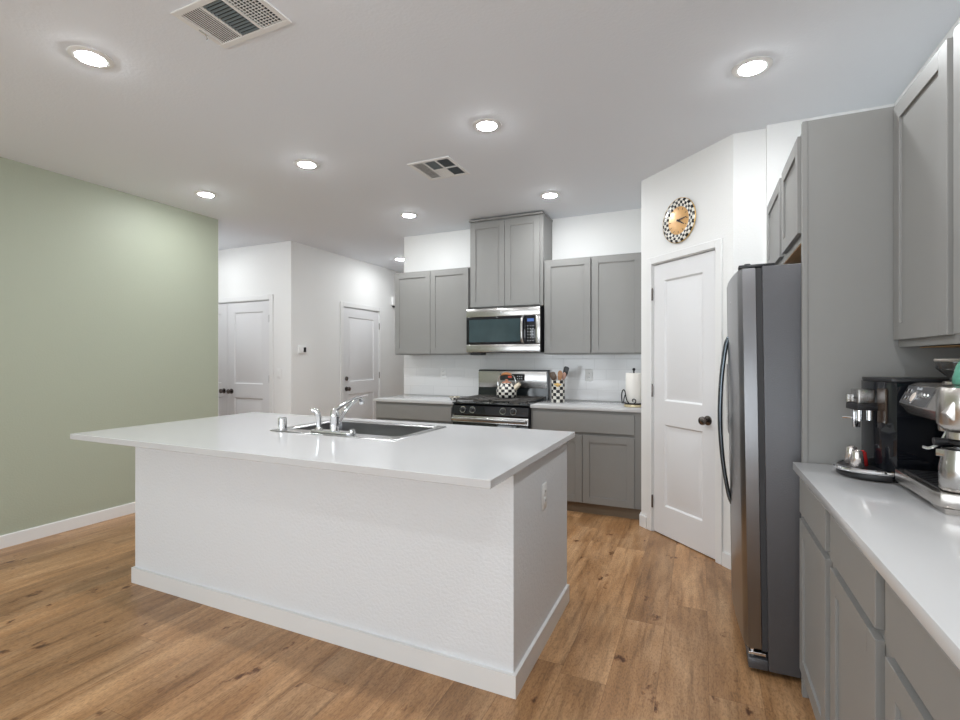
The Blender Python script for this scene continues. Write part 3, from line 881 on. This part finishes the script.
# ------------------------------------------------------------------ microwave
MX0, MW, MY = -2.144, 0.764, 4.412
mw = empty('microwave', (MX0, MY, 1.390), 0, 'stainless steel over-the-range microwave with a dark window, under the tall cabinet', 'microwave')
MH = 0.432; MD = YB-MY-0.009
b = B(); b.box(0, MW, 0.030, MD, 0.0, MH, 0.002, 1); b.build('body', M_blackp, mw)
b = B(); b.box(-0.002, MW+0.002, 0.0, 0.029, 0.002, 0.078, 0.004, 2); b.build('lower_band', M_steel, mw)
b = B(); b.box(-0.002, MW+0.002, 0.0, 0.029, 0.350, MH, 0.004, 2); b.build('upper_band', M_steel, mw)
b = B(); b.box(-0.002, 0.622, 0.002, 0.029, 0.079, 0.349, 0.003, 2); dr = b.build('door', M_blackg, mw)
b = B(); b.box(0.028, 0.570, -0.0005, 0.006, 0.102, 0.324, 0.002, 1); b.build('window', mat('microwave_window', (0.035, 0.060, 0.068), 0.07, vary=0.35, vscale=6), dr)
hp = bez([(0.600, -0.004, 0.090), (0.598, -0.034, 0.120), (0.597, -0.040, 0.214), (0.598, -0.034, 0.308), (0.600, -0.004, 0.338)], 6)
b = B(); b.tube(hp, 0.0135, 12); b.build('handle', M_steel, dr)
b = B(); b.box(0.624, 0.722, 0.002, 0.029, 0.079, 0.349, 0.003, 2); cp = b.build('control_panel', M_blackg, mw)
b = B(); b.box(0.640, 0.706, 0.0005, 0.0025, 0.292, 0.320); b.build('display', M_lcd, cp, smooth=0)
for i in range(3):
    for j in range(6):
        b = B(); b.box(0.641+0.026*i, 0.650+0.026*i, 0.0008, 0.0025, 0.108+0.028*j, 0.113+0.028*j); b.build('button', M_mark, cp, smooth=0)
b = B(); b.box(0.724, MW+0.002, 0.0, 0.029, 0.079, 0.349, 0.003, 2); b.build('side_band', M_steel, mw)
b = B(); b.cyl((0.375, 0.001, 0.392), (0.375, -0.0008, 0.392), 0.010, seg=20); b.build('badge', M_mark, mw)
b = B(); b.box(0.03, 0.155, 0.035, 0.14, -0.026, -0.0005, 0.003, 1); b.build('filter_grille', M_blackp, mw)

# ------------------------------------------------------------------ refrigerator (front faces -X, tilts a touch forward)
FX, FY = 0.256, 3.268
FW = FY-2.352
fr = empty('refrigerator', (FX, FY, 0), -PI/2, 'dark slate side-by-side refrigerator with long curved handles, next to the pantry door', 'refrigerator')
FH = 1.714
fr.rotation_euler = (0, -0.0, -PI/2)
TL = 0.0145         # forward lean of the cabinet, in radians


def lean(o):        # lean about the local x axis at floor level, top towards -y
    o.rotation_euler = (TL, 0, 0); return o


b = B(); b.box(0, FW, 0.0, 0.655, 0.022, FH, 0.004, 2); body = lean(b.build('body', M_fside, fr))
b = B()
for x in (0.06, FW-0.06):
    for y in (0.035, 0.60):
        b = B(); b.cyl((x, y, 0.0), (x, y, 0.027+0.012*(y > 0.1)), 0.020, seg=14); b.build('foot', M_blackp, fr)
b = B(); b.box(0.004, FW-0.004, -0.074, -0.0005, 0.020, 0.064, 0.004, 2); lean(b.build('base_grille', M_fside, fr))
b = B(); b.box(0.005, FW-0.005, -0.022, -0.0005, 0.100, FH-0.006); lean(b.build('gasket', M_gasket, fr))


def fdoor(x0, x1, name='door'):
    """bowed door: outline in xy, extruded in z"""
    n = 14; y_edge = -0.082; bow = 0.027
    pts = []
    for k in range(n+1):
        x = x0+(x1-x0)*k/n
        c = (x-FW/2)/(FW/2)
        y = y_edge-bow*(1-c*c)
        if k in (0, n): y += 0.010
        pts.append((x, y))
    pts += [(x1, -0.024), (x0, -0.024)]
    b = B(); b.prism(pts, 'z', 0.105, FH-0.004, 0.003)
    return b


SPX = 0.400          # split between freezer (far) and fresh food (near) door
d1 = lean(fdoor(0.002, SPX-0.003).build('door', M_slate, fr, smooth=50))
d2 = lean(fdoor(SPX+0.003, FW-0.002).build('door', M_slate, fr, smooth=50))
for dd, x in ((d1, SPX-0.040), (d2, SPX+0.045)):
    hp = bez([(x, -0.104, 0.585), (x, -0.120, 0.640), (x, -0.142, 0.800), (x, -0.152, 1.010), (x, -0.142, 1.220), (x, -0.120, 1.390), (x, -0.104, 1.440)], 8)
    b = B(); b.tube(hp, 0.0100, 12); b.build('handle', mat('dark_handle_steel', (0.10, 0.115, 0.13), 0.2, 1.0), dd)
b = B(); b.box(0.10, 0.30, -0.108, -0.092, 0.92, 1.30, 0.006, 2); b.build('dispenser', M_blackg, d1)
b = B(); m = Matrix.Translation((FW-0.30, -0.104, 1.60)) @ Matrix.Rotation(PI/2, 4, 'X'); b.lathe([(0, 0), (0.014, 0), (0.014, 0.002), (0, 0.002)], seg=20, mtx=m); b.build('badge', M_chrome, d2)
for x in (0.02, FW-0.075):
    b = B(); b.box(x, x+0.055, -0.085, 0.05, FH+0.0005, FH+0.014, 0.004, 2); b.cyl((x+0.03, -0.05, FH-0.003), (x+0.03, -0.05, FH+0.020), 0.012, seg=14)
    lean(b.build('hinge_cover', M_blackp, fr))
b = B(); b.box(FW-0.075, FW-0.012, -0.072, -0.006, 0.074, 0.086, 0.002, 1); b.cyl((FW-0.030, -0.055, 0.062), (FW-0.030, -0.055, 0.103), 0.009, seg=12); lean(b.build('lower_hinge', M_chrome, fr))

# ------------------------------------------------------------------ clock on the angled pantry wall
k = math.sqrt(0.5)
cx, cy = diag(0.417, 0.0006)
M_ck = checker_material('clock_rim_checks', 36, 0.0190, radial=True, r0=0.0995)
cl = empty('wall_clock', (cx, cy, 2.315), 0, 'round clock with black and white checked rim and gold face, over the pantry door', 'clock')
cl.rotation_euler = (PI/2, 0, -PI/4)       # local z points out of the wall
b = B(); b.lathe([(0, 0), (0.152, 0), (0.157, 0.006), (0.157, 0.012), (0.146, 0.020), (0.100, 0.013), (0.0990, 0.010), (0, 0.010)], seg=64); b.build('rim', M_ck, cl, smooth=50)
b = B(); b.lathe([(0.1562, 0.0055), (0.1595, 0.006), (0.1595, 0.0125), (0.1562, 0.0135)], seg=64); b.build('edge_band', M_gold, cl)
b = B(); b.lathe([(0, 0.0135), (0.094, 0.0135), (0.0985, 0.0125), (0.0985, 0.0105), (0, 0.0105)], seg=48); b.build('dial', M_amber, cl)
b = B()
for i in range(12):
    a = PI/6*i; m = Matrix.Rotation(a, 4, 'Z') @ Matrix.Translation((0.083, 0, 0))
    vs0 = len(b.bm.verts); b.box(-0.007, 0.007, -0.002, 0.002, 0.0137, 0.0145); b.bm.verts.ensure_lookup_table()
    bmesh.ops.transform(b.bm, matrix=m, verts=b.bm.verts[vs0:])
b.build('hour_marks', M_wrought, cl, smooth=0)
for ln, w, a in ((0.066, 0.0062, math.radians(-33)), (0.082, 0.0050, math.radians(5))):
    b = B(); b.prism([(-0.014, -w*0.7), (0, -w*1.2), (ln, -w*0.4), (ln+0.006, 0), (ln, w*0.4), (0, w*1.2), (-0.014, w*0.7)], 'z', 0.016 if ln < 0.07 else 0.0185, 0.0175 if ln < 0.07 else 0.020)
    o = b.build('hand', M_wrought, cl, smooth=0); o.rotation_euler = (0, 0, a)
b = B(); b.lathe([(0, 0.0137), (0.007, 0.0137), (0.007, 0.022), (0, 0.0235)], seg=20); b.build('hub', M_wrought, cl)

# ------------------------------------------------------------------ kettle on the range
KX, KY, KZ = -1.735, 4.470, 0.9512
kt = empty('kettle', (KX, KY, KZ), 0, 'black and white checked kettle with an amber wooden handle, on the gas range', 'kettle')
M_kc = checker_material('kettle_checks', 18, 0.0270)
b = B(); b.lathe([(0, 0), (0.084, 0), (0.094, 0.008), (0.101, 0.032), (0.101, 0.068), (0.092, 0.104), (0.072, 0.132), (0.048, 0.142), (0, 0.142)], seg=48); b.build('pot', M_kc, kt, smooth=50)
b = B(); b.lathe([(0, 0.142), (0.048, 0.1425), (0.046, 0.149), (0.028, 0.155), (0.010, 0.158), (0.010, 0.163), (0.016, 0.169), (0.011, 0.177), (0, 0.178)], seg=32); b.build('lid', mat('kettle_lid_enamel', (0.55, 0.25, 0.16), 0.25), kt)
b = B(); spo = bez([(0.078, 0.0, 0.085), (0.105, 0.0, 0.108), (0.124, 0.0, 0.126), (0.136, 0, 0.136)], 5)
b.tube(spo, [0.028-0.010*i/(len(spo)-1) for i in range(len(spo))], 14); b.build('spout', M_ivory, kt)
hp = bez([(-0.090, 0, 0.106), (-0.092, 0, 0.160), (-0.064, 0, 0.214), (0, 0, 0.232), (0.064, 0, 0.214), (0.092, 0, 0.160), (0.090, 0, 0.106)], 6)
b = B(); b.tube(hp, 0.0045, 10); hd = b.build('handle', M_chrome, kt)
b = B(); hp = bez([(-0.050, 0, 0.222), (-0.025, 0, 0.229), (0, 0, 0.232), (0.025, 0, 0.229), (0.050, 0, 0.222)], 5)
b.tube(hp, [0.009+0.005*math.sin(PI*i/(len(hp)-1)) for i in range(len(hp))], 14); b.build('grip', M_handlew, hd)

# small checked dish by the range, left counter
r = empty('spoon_rest', (-2.205, 4.270, ZT+0.0004), 0, 'small checked spoon rest on the counter left of the gas range', 'spoon rest')
M_sr = checker_material('spoon_rest_checks', 14, 0.016, radial=True, r0=0.0)
b = B(); b.lathe([(0, 0.0), (0.026, 0.0), (0.042, 0.012), (0.050, 0.034), (0.047, 0.034), (0.038, 0.014), (0.024, 0.005), (0, 0.005)], seg=36); b.build('dish', M_sr, r, smooth=60)
b = B(); b.lathe([(0.0465, 0.033), (0.0515, 0.033), (0.0515, 0.037), (0.0465, 0.037)], seg=36); b.build('rim_band', M_ivory, r)

# utensil crock
CX, CY = -1.228, 4.500
M_cc = checker_material('crock_checks', 12, 0.0295)
cr = empty('utensil_crock', (CX, CY, ZT+0.0004), 0, 'tall black and white checked utensil crock on the counter right of the range', 'crock')
b = B(); b.lathe([(0, 0), (0.060, 0), (0.064, 0.004), (0.064, 0.206), (0.060, 0.208), (0.058, 0.206), (0.058, 0.010), (0, 0.010)], seg=48); b.build('pot', M_cc, cr, smooth=50)
b = B()
m = Matrix.Translation((0.012, -0.0635, 0.165)) @ Matrix.Rotation(PI/2, 4, 'X')
b.lathe([(0, 0), (0.020, 0), (0.018, 0.005), (0.008, 0.010), (0, 0.011)], seg=16, mtx=m)
for sx in (-1, 1):
    m = Matrix.Translation((0.012+sx*0.022, -0.0625, 0.168)) @ Matrix.Rotation(PI/2, 4, 'X') @ Matrix.Diagonal((1.3, 0.7, 1, 1))
    b.lathe([(0, 0), (0.012, 0), (0.010, 0.004), (0, 0.006)], seg=12, mtx=m)
b.build('gold_ornament', M_gold, cr)


def utensil(kind, dx, dy, lx, ly, L, m, label, cat, head):
    """stick from the crock floor leaning out"""
    p0 = Vector((CX+dx, CY+dy, ZT+0.013)); d = Vector((lx, ly, 1)).normalized(); p1 = p0+d*L
    r = empty(kind, p0, 0, label, cat)
    q = Vector((0, 0, 1)).rotation_difference(d)
    r.rotation_mode = 'QUATERNION'; r.rotation_quaternion = q
    b = B(); b.tube([(0, 0, 0), (0, 0, L*0.5), (0, 0, L-0.02)], [0.0045, 0.005, 0.0055], 10); b.build('shaft', m, r)
    b = B(); w, h = head
    if kind in ('wooden_spoon', 'serving_spoon'):
        mt = Matrix.Translation((0, 0, L+h/2-0.02)) @ Matrix.Diagonal((w/2/0.02, 0.35, h/2/0.02, 1))
        b.lathe([(0, -0.02), (0.009, -0.018), (0.0165, -0.011), (0.02, 0), (0.0165, 0.011), (0.009, 0.018), (0, 0.02)], seg=20, mtx=mt)
    else:
        b.prism([(-w*0.30, L-0.02), (w*0.30, L-0.02), (w*0.5, L+0.01), (w*0.5, L+h-0.03), (w*0.3, L+h-0.02), (-w*0.3, L+h-0.02), (-w*0.5, L+h-0.03), (-w*0.5, L+0.01)], 'y', -0.0035, 0.0035, 0.001)
    b.build('head', m, r)


utensil('wooden_spoon', -0.002, 0.000, -0.14, -0.02, 0.215, M_wood, 'wooden spoon in the checked crock, leaning left', 'spoon', (0.044, 0.065))
utensil('wooden_spoon', 0.005, 0.030, 0.02, 0.02, 0.240, M_wood, 'wooden spoon standing upright in the middle of the checked crock', 'spoon', (0.048, 0.065))
utensil('wooden_spatula', 0.004, -0.034, 0.10, 0.00, 0.215, M_wood, 'wooden spatula in the checked crock, leaning slightly right', 'spatula', (0.044, 0.080))
utensil('spatula', 0.002, 0.018, 0.235, 0.02, 0.255, M_blackp, 'black spatula in the checked crock, tallest and leaning right', 'spatula', (0.050, 0.095))
utensil('slotted_turner', 0.010, -0.018, -0.235, 0.00, 0.222, mat('brown_nylon', (0.10, 0.065, 0.045), 0.4), 'dark brown turner leaning far left out of the checked crock', 'turner', (0.056, 0.075))
utensil('serving_spoon', 0.000, -0.010, 0.255, -0.02, 0.228, mat('rosy_wood', (0.42, 0.25, 0.19), 0.5), 'pale reddish spoon behind the black spatula in the checked crock', 'spoon', (0.044, 0.070))

# paper towel holder and roll
TX, TY = -0.522, 4.330
M_tc = checker_material('towel_base_checks', 16, 0.012)
th = empty('paper_towel_holder', (TX, TY, ZT+0.0004), 0, 'black wrought iron paper towel holder with scrolls on a checked gold base, beside the pantry', 'towel holder')
b = B(); b.lathe([(0, 0), (0.076, 0), (0.081, 0.004), (0.080, 0.020), (0.070, 0.024), (0, 0.024)], seg=40); b.build('base', mat('gilded_ivory', (0.62, 0.52, 0.33), 0.25, 0.2, vary=0.4, vscale=60), th)
b = B(); b.tube([(0, 0, 0.024), (0, 0, 0.20), (0, 0, 0.305)], 0.006, 10); b.lathe([(0, 0.303), (0.008, 0.305), (0.013, 0.315), (0.010, 0.326), (0, 0.330)], seg=16)
for a0 in (0.0,):
    y_ = -0.080
    b.tube(bez([(-0.088, y_+0.02, 0.030), (-0.092, y_+0.02, 0.090), (-0.086, y_+0.01, 0.130), (-0.074, y_+0.005, 0.146), (-0.062, y_, 0.130), (-0.055, y_, 0.090), (-0.046, y_, 0.055), (-0.030, y_, 0.032)], 6), 0.0048, 8)
    b.tube(bez([(-0.076, y_+0.014, 0.030), (-0.072, y_+0.012, 0.070), (-0.062, y_+0.008, 0.105)], 6), 0.0040, 8)
    sc_ = [(0.006+(0.024-0.0028*i*0.5)*math.cos(-PI/2-0.0+i*0.42), y_, 0.056+(0.024-0.0014*i)*math.sin(-PI/2+i*0.42)) for i in range(15)]
    b.tube([(-0.030, y_, 0.032)]+sc_, 0.0042, 8)
b.lathe([(0.072, 0.024), (0.078, 0.024), (0.078, 0.034), (0.072, 0.034), (0.072, 0.024)], seg=40)
b.build('scrollwork', M_wrought, th)
b = B(); b.lathe([(0.021, 0), (0.065, 0), (0.067, 0.003), (0.067, 0.257), (0.065, 0.260), (0.021, 0.260), (0.021, 0)], seg=48)
o = b.build('paper_towel_roll', M_paper, loc=(TX, TY, ZT+0.0262)); tag(o, 'white paper towel roll on the wrought iron holder', 'paper towels')

# ------------------------------------------------------------------ black coffee maker (front faces -X)
CW, CD, CHT = 0.198, 0.335, 0.340
cm = empty('coffee_maker', (0.530, 2.198, ZT+0.0004), -PI/2+0.19, 'glossy black automatic coffee maker beside the refrigerator panel', 'coffee maker')
b = B()
b.prism([(0.0, 0.006), (0.004, 0.0), (0.065, -0.012), (CW-0.014, 0.0), (CW, 0.012), (CW, CD), (0.0, CD)], 'z', 0.012, CHT-0.012, 0.002)
b.build('housing', M_blackg, cm)
b = B(); b.box(0.004, CW-0.003, 0.010, CD-0.01, 0.0, 0.012)
b.build('base', M_blackp, cm, smooth=0)
b = B(); b.prism([(0.0, 0.004), (0.065, -0.014), (CW-0.008, 0.0), (CW+0.001, 0.014), (CW+0.001, CD+0.001), (0.0, CD+0.001)], 'z', CHT-0.012, CHT, 0.003); b.build('top_lid', M_blackp, cm)
b = B(); b.box(CW-0.075, CW-0.024, -0.0085, -0.001, 0.190, 0.305, 0.002, 1); b.build('reflection_patch', mat('brown_reflection', (0.050, 0.034, 0.025), 0.08), cm)  # brownish reflection on the glossy front, put in as a coloured plate
# spout group: brushed box, black bar, outlets
b = B(); b.box(0.060, 0.118, -0.060, -0.006, 0.250, 0.300, 0.004, 2); b.box(0.050, 0.060, -0.070, -0.015, 0.250, 0.280, 0.002, 1); sb = b.build('spout_block', M_steel, cm)
b = B(); b.box(0.085, 0.110, -0.0615, -0.0595, 0.268, 0.271); b.build('slot_mark', M_blackp, sb, smooth=0)
b = B(); b.box(0.045, 0.130, -0.068, -0.004, 0.228, 0.2495, 0.003, 2); b.build('spout_bar', M_blackp, cm)
b = B(); b.box(0.070, 0.088, -0.062, -0.040, 0.165, 0.228, 0.003, 2); b.cyl((0.100, -0.050, 0.190), (0.100, -0.050, 0.228), 0.009, seg=14); b.cyl((0.122, -0.030, 0.195), (0.122, -0.030, 0.228), 0.009, seg=14)
b.tube([(0.072, -0.060, 0.198), (0.060, -0.072, 0.198), (0.052, -0.080, 0.197)], 0.004, 8); b.build('coffee_outlet', M_chrome, cm)
# drip tray
def half_oval(cx, rx, ry, y, n=20): return [(cx+rx*math.cos(PI+PI*k/n), y+ry*math.sin(PI+PI*k/n)) for k in range(n+1)]
b = B(); b.prism(half_oval(0.102, 0.100, 0.112, -0.002), 'z', 0.004, 0.022, 0.002); b.build('tray_base', M_blackp, cm)
ho = half_oval(0.102, 0.103, 0.116, -0.002)
b = B(); b.tube([(p[0], p[1], 0.030) for p in ho], 0.0085, 10); b.build('tray_rim', M_chrome, cm)
b = B(); b.prism(half_oval(0.102, 0.096, 0.108, -0.004), 'z', 0.022, 0.034, 0.001); b.build('tray_grid', M_blackp, cm)
_m = Matrix.Translation(cm.location) @ Matrix.Rotation(-PI/2+0.19, 4, 'Z')


def on_tray(x, y, z=0.0345): return _m @ Vector((x, y, z))


M_cupsteel = mat('cup_steel', (0.72, 0.68, 0.66), 0.18, 0.9)
for (x, y, l, m_, hh) in ((0.4850, 2.125, 'small silver espresso cup upside down on the drip tray, farthest left', M_cupsteel, 0.058), (0.4840, 2.050, 'small silver espresso cup upside down on the drip tray, in front of the others', M_cupsteel, 0.056), (0.5060, 2.100, 'small red espresso cup on the drip tray, closest to the coffee maker', M_red, 0.048)):
    r = empty('espresso_cup', (x, y, cm.location.z+0.0346), 0.7, l, 'cup', 'espresso cups on the drip tray')
    b = B(); b.lathe([(0.0195, 0), (0.0212, 0.002), (0.0165, hh-0.006), (0.0150, hh), (0, hh)], seg=28); b.lathe([(0.0195, 0), (0.0180, 0.002), (0.0145, hh-0.008), (0, hh-0.004)], seg=28); b.build('bowl', m_, r, smooth=50)
    b = B(); b.lathe([(0, hh+0.0002), (0.0105, hh+0.0002), (0.0115, hh+0.003), (0.0095, hh+0.003), (0.0085, hh+0.0012), (0, hh+0.0012)], seg=24); b.build('foot_ring', m_, r, smooth=50)

# ------------------------------------------------------------------ espresso machine (front faces -X)
EX, EY = 0.566, 1.990
em = empty('espresso_machine', (EX, EY, ZT+0.0004), -PI/2, 'stainless steel espresso machine with a grinder hopper at the right edge of the view', 'espresso machine')
EW = 0.335
b = B()                       # drip tray, chamfered front, small arch cut underneath
b.prism([(0.0, 0.014), (0.012, 0.0), (EW-0.045, 0.0), (EW-0.018, 0.008), (EW, 0.035), (EW, 0.145), (0.0, 0.145)], 'z', 0.014, 0.052, 0.004)
for x0, x1 in ((0.002, 0.055), (EW-0.085, EW-0.002)): b.box(x0, x1, 0.012, 0.140, 0.0, 0.014)
b.build('drip_tray', M_espm, em)
b = B()
for i in range(9): b.box(0.030+0.026*i, 0.040+0.026*i, 0.026, 0.130, 0.0525, 0.0555, 0.001, 1)
b.box(0.022, EW-0.062, 0.020, 0.027, 0.0522, 0.0560); b.box(0.022, EW-0.062, 0.129, 0.136, 0.0522, 0.0560)
b.build('drip_grille', M_blackp, em)
b = B(); b.box(0.0, EW, 0.1455, 0.345, 0.004, 0.2195, 0.006, 2); b.build('body', M_espd, em)
b = B()
b.prism([(0.040, 0.323), (0.012, 0.262), (0.036, 0.231), (0.090, 0.221), (0.345, 0.2205), (0.345, 0.330), (0.060, 0.330)], 'x', 0.0, EW, 0.006); hd = b.build('head', M_espm, em)
# slanted control panel plate with gauge and buttons
nrm = Vector((0, -(0.323-0.262), (0.040-0.012))).normalized()      # in (x, y, z): faces front and up
ctr = Vector((0, 0.026, 0.2925))
def on_panel(x, v): return Vector((x, ctr.y+v*0.417, ctr.z+v*0.909))
zax = Vector((0, -0.909, 0.417))
rotp = Vector((0, 0, 1)).rotation_difference(zax).to_matrix().to_4x4()
b = B(); vs = []
pl = [on_panel(0.008, -0.030), on_panel(0.205, -0.030), on_panel(0.205, 0.030), on_panel(0.008, 0.030)]
A_ = [b.bm.verts.new(p+zax*0.0002) for p in pl]; Z_ = [b.bm.verts.new(p+zax*0.0025) for p in pl]
b.bm.faces.new(Z_)
for i in range(4): b.bm.faces.new((A_[i], A_[(i+1) % 4], Z_[(i+1) % 4], Z_[i]))
b.build('control_panel', M_espd, hd, smooth=0)
def stud(name, x, v, r_, h_, m_):
    b = B(); b.lathe([(0, 0), (r_, 0), (r_, h_*0.7), (r_*0.85, h_), (0, h_)], seg=24, mtx=Matrix.Translation(on_panel(x, v)+zax*0.0026) @ rotp)
    return b.build(name, m_, hd)
stud('pressure_gauge', 0.100, -0.006, 0.021, 0.004, M_chrome)
stud('gauge_dial', 0.100, -0.006, 0.016, 0.0052, mat('gauge_ivory', (0.75, 0.66, 0.6), 0.3))
for x, v in ((0.030, 0.012), (0.036, -0.012), (0.056, 0.012), (0.060, -0.012), (0.140, 0.004), (0.162, 0.004), (0.184, 0.004)): stud('button', x, v, 0.0085, 0.004, M_chrome)
# maker's lettering on the panel
cu = bpy.data.curves.new('lettering', 'FONT'); cu.body = 'Breville'; cu.size = 0.013; cu.extrude = 0.0003; cu.align_x = 'CENTER'
to = bpy.data.objects.new('lettering', cu); COL.objects.link(to)
bpy.context.view_layer.update()
dg = bpy.context.evaluated_depsgraph_get()
me = bpy.data.meshes.new_from_object(to.evaluated_get(dg)); bpy.data.objects.remove(to)
me.materials.clear(); me.materials.append(M_mark)
to = bpy.data.objects.new('lettering', me); COL.objects.link(to); to.parent = hd
to.matrix_local = Matrix.Translation(on_panel(0.105, 0.019)+zax*0.003) @ Matrix(((1, 0, 0, 0), (0, 0.417, -0.909, 0), (0, 0.909, 0.417, 0), (0, 0, 0, 1)))
# chrome housing above the group, group head, grinder cradle
b = B(); b.lathe([(0, 0.212), (0.042, 0.212), (0.060, 0.232), (0.060, 0.318), (0.055, 0.329), (0, 0.3315)], c=(0.290, 0.070, 0), seg=40); b.build('group_housing', M_espm, hd, smooth=50)
b = B(); b.lathe([(0, 0.186), (0.030, 0.186), (0.036, 0.190), (0.036, 0.218), (0.030, 0.226), (0, 0.226)], c=(0.262, 0.075, 0), seg=32); b.build('group_head', M_espm, hd)
b = B(); b.lathe([(0, 0.198), (0.022, 0.198), (0.024, 0.204), (0.024, 0.222), (0, 0.222)], c=(0.160, 0.080, 0), seg=28); b.box(0.130, 0.190, 0.065, 0.110, 0.212, 0.222, 0.003, 1); b.build('grinder_outlet', M_espm, hd)
b = B(); b.cyl((0.262, 0.045, 0.181), (0.262, 0.012, 0.179), 0.009, 0.011, seg=16); b.lathe([(0, 0.172), (0.028, 0.172), (0.034, 0.176), (0.034, 0.1855), (0, 0.1855)], c=(0.262, 0.075, 0), seg=28); b.build('portafilter', M_blackp, em)
b = B(); b.tube(bez([(0.200, 0.070, 0.222), (0.195, 0.050, 0.170), (0.185, 0.030, 0.150), (0.170, 0.020, 0.150)], 6), 0.0045, 10); b.build('water_spout', M_chrome, em)
b = B(); b.tube(bez([(0.322, 0.100, 0.222), (0.328, 0.090, 0.180), (0.330, 0.070, 0.140), (0.331, 0.066, 0.120)], 6), 0.0045, 10); b.build('steam_wand', M_chrome, em)
# hopper
hx, hy = 0.062, 0.135
b = B(); b.lathe([(0.018, 0.3305), (0.018, 0.346), (0.024, 0.350), (0.046, 0.372), (0.050, 0.376), (0.050, 0.396), (0.046, 0.396), (0.044, 0.378), (0.016, 0.348)], c=(hx, hy, 0), seg=36); hp_ = b.build('hopper', M_smoke, em, smooth=50)
b = B(); b.lathe([(0, 0.3965), (0.052, 0.3965), (0.054, 0.400), (0.052, 0.405), (0, 0.406)], c=(hx, hy, 0), seg=36); b.build('hopper_lid', mat('taupe_plastic', (0.27, 0.24, 0.21), 0.35), hp_)
b = B(); b.lathe([(0, 0.3304), (0.034, 0.3304), (0.034, 0.336), (0.024, 0.338), (0, 0.338)], c=(hx, hy, 0), seg=30); b.build('hopper_collar', M_espm, hp_)

# green cup on top of the machine
r = empty('green_cup', (0.722, 1.814, ZT+0.3320), 0, 'speckled green glazed cup turned upside down on the espresso machine', 'cup')
b = B(); b.lathe([(0.069, 0), (0.072, 0.003), (0.071, 0.020), (0.064, 0.052), (0.050, 0.080), (0.030, 0.096), (0.027, 0.102), (0, 0.102)], seg=40); b.lathe([(0.069, 0), (0.066, 0.003), (0.060, 0.050), (0.044, 0.078), (0, 0.090)], seg=40)
b.build('bowl', M_cupg, r, smooth=60)
b = B(); b.tube(bez([(0.068, 0, 0.022), (0.094, 0, 0.024), (0.096, 0, 0.056), (0.058, 0, 0.062)], 6), 0.006, 10); b.build('handle', M_cupg, r)

# milk pitcher and tamper on the drip tray
px, py = EX+0.060, EY-0.282
r = empty('milk_pitcher', (px, py, ZT+0.0562), 0, 'stainless steel milk pitcher standing on the espresso machine tray', 'pitcher')
b = B(); b.lathe([(0, 0), (0.040, 0), (0.043, 0.004), (0.043, 0.060), (0.038, 0.093), (0.038, 0.108), (0.0365, 0.108), (0.036, 0.093), (0.041, 0.060), (0.041, 0.006), (0, 0.006)], seg=40); b.build('jug', M_steel, r, smooth=50)
b = B(); b.tube(bez([(0.036, -0.012, 0.100), (0.066, -0.022, 0.098), (0.070, -0.024, 0.040), (0.041, -0.014, 0.028)], 6), 0.005, 10); b.build('handle', M_steel, r)
b = B(); b.prism([(-0.036, -0.012), (-0.050, 0.0), (-0.036, 0.012)], 'z', 0.088, 0.107, 0.002); b.build('spout', M_steel, r)
r = empty('tamper', (EX+0.108, EY-0.215, ZT+0.0562), 0, 'small steel coffee tamper behind the milk pitcher', 'tamper')
b = B(); b.lathe([(0, 0), (0.020, 0), (0.020, 0.026), (0.010, 0.032), (0, 0.032)], seg=24); b.build('foot', M_steel, r)
b = B(); b.lathe([(0, 0.032), (0.009, 0.032), (0.009, 0.045), (0.016, 0.055), (0.013, 0.070), (0, 0.073)], seg=24); b.build('grip', M_blackp, r)
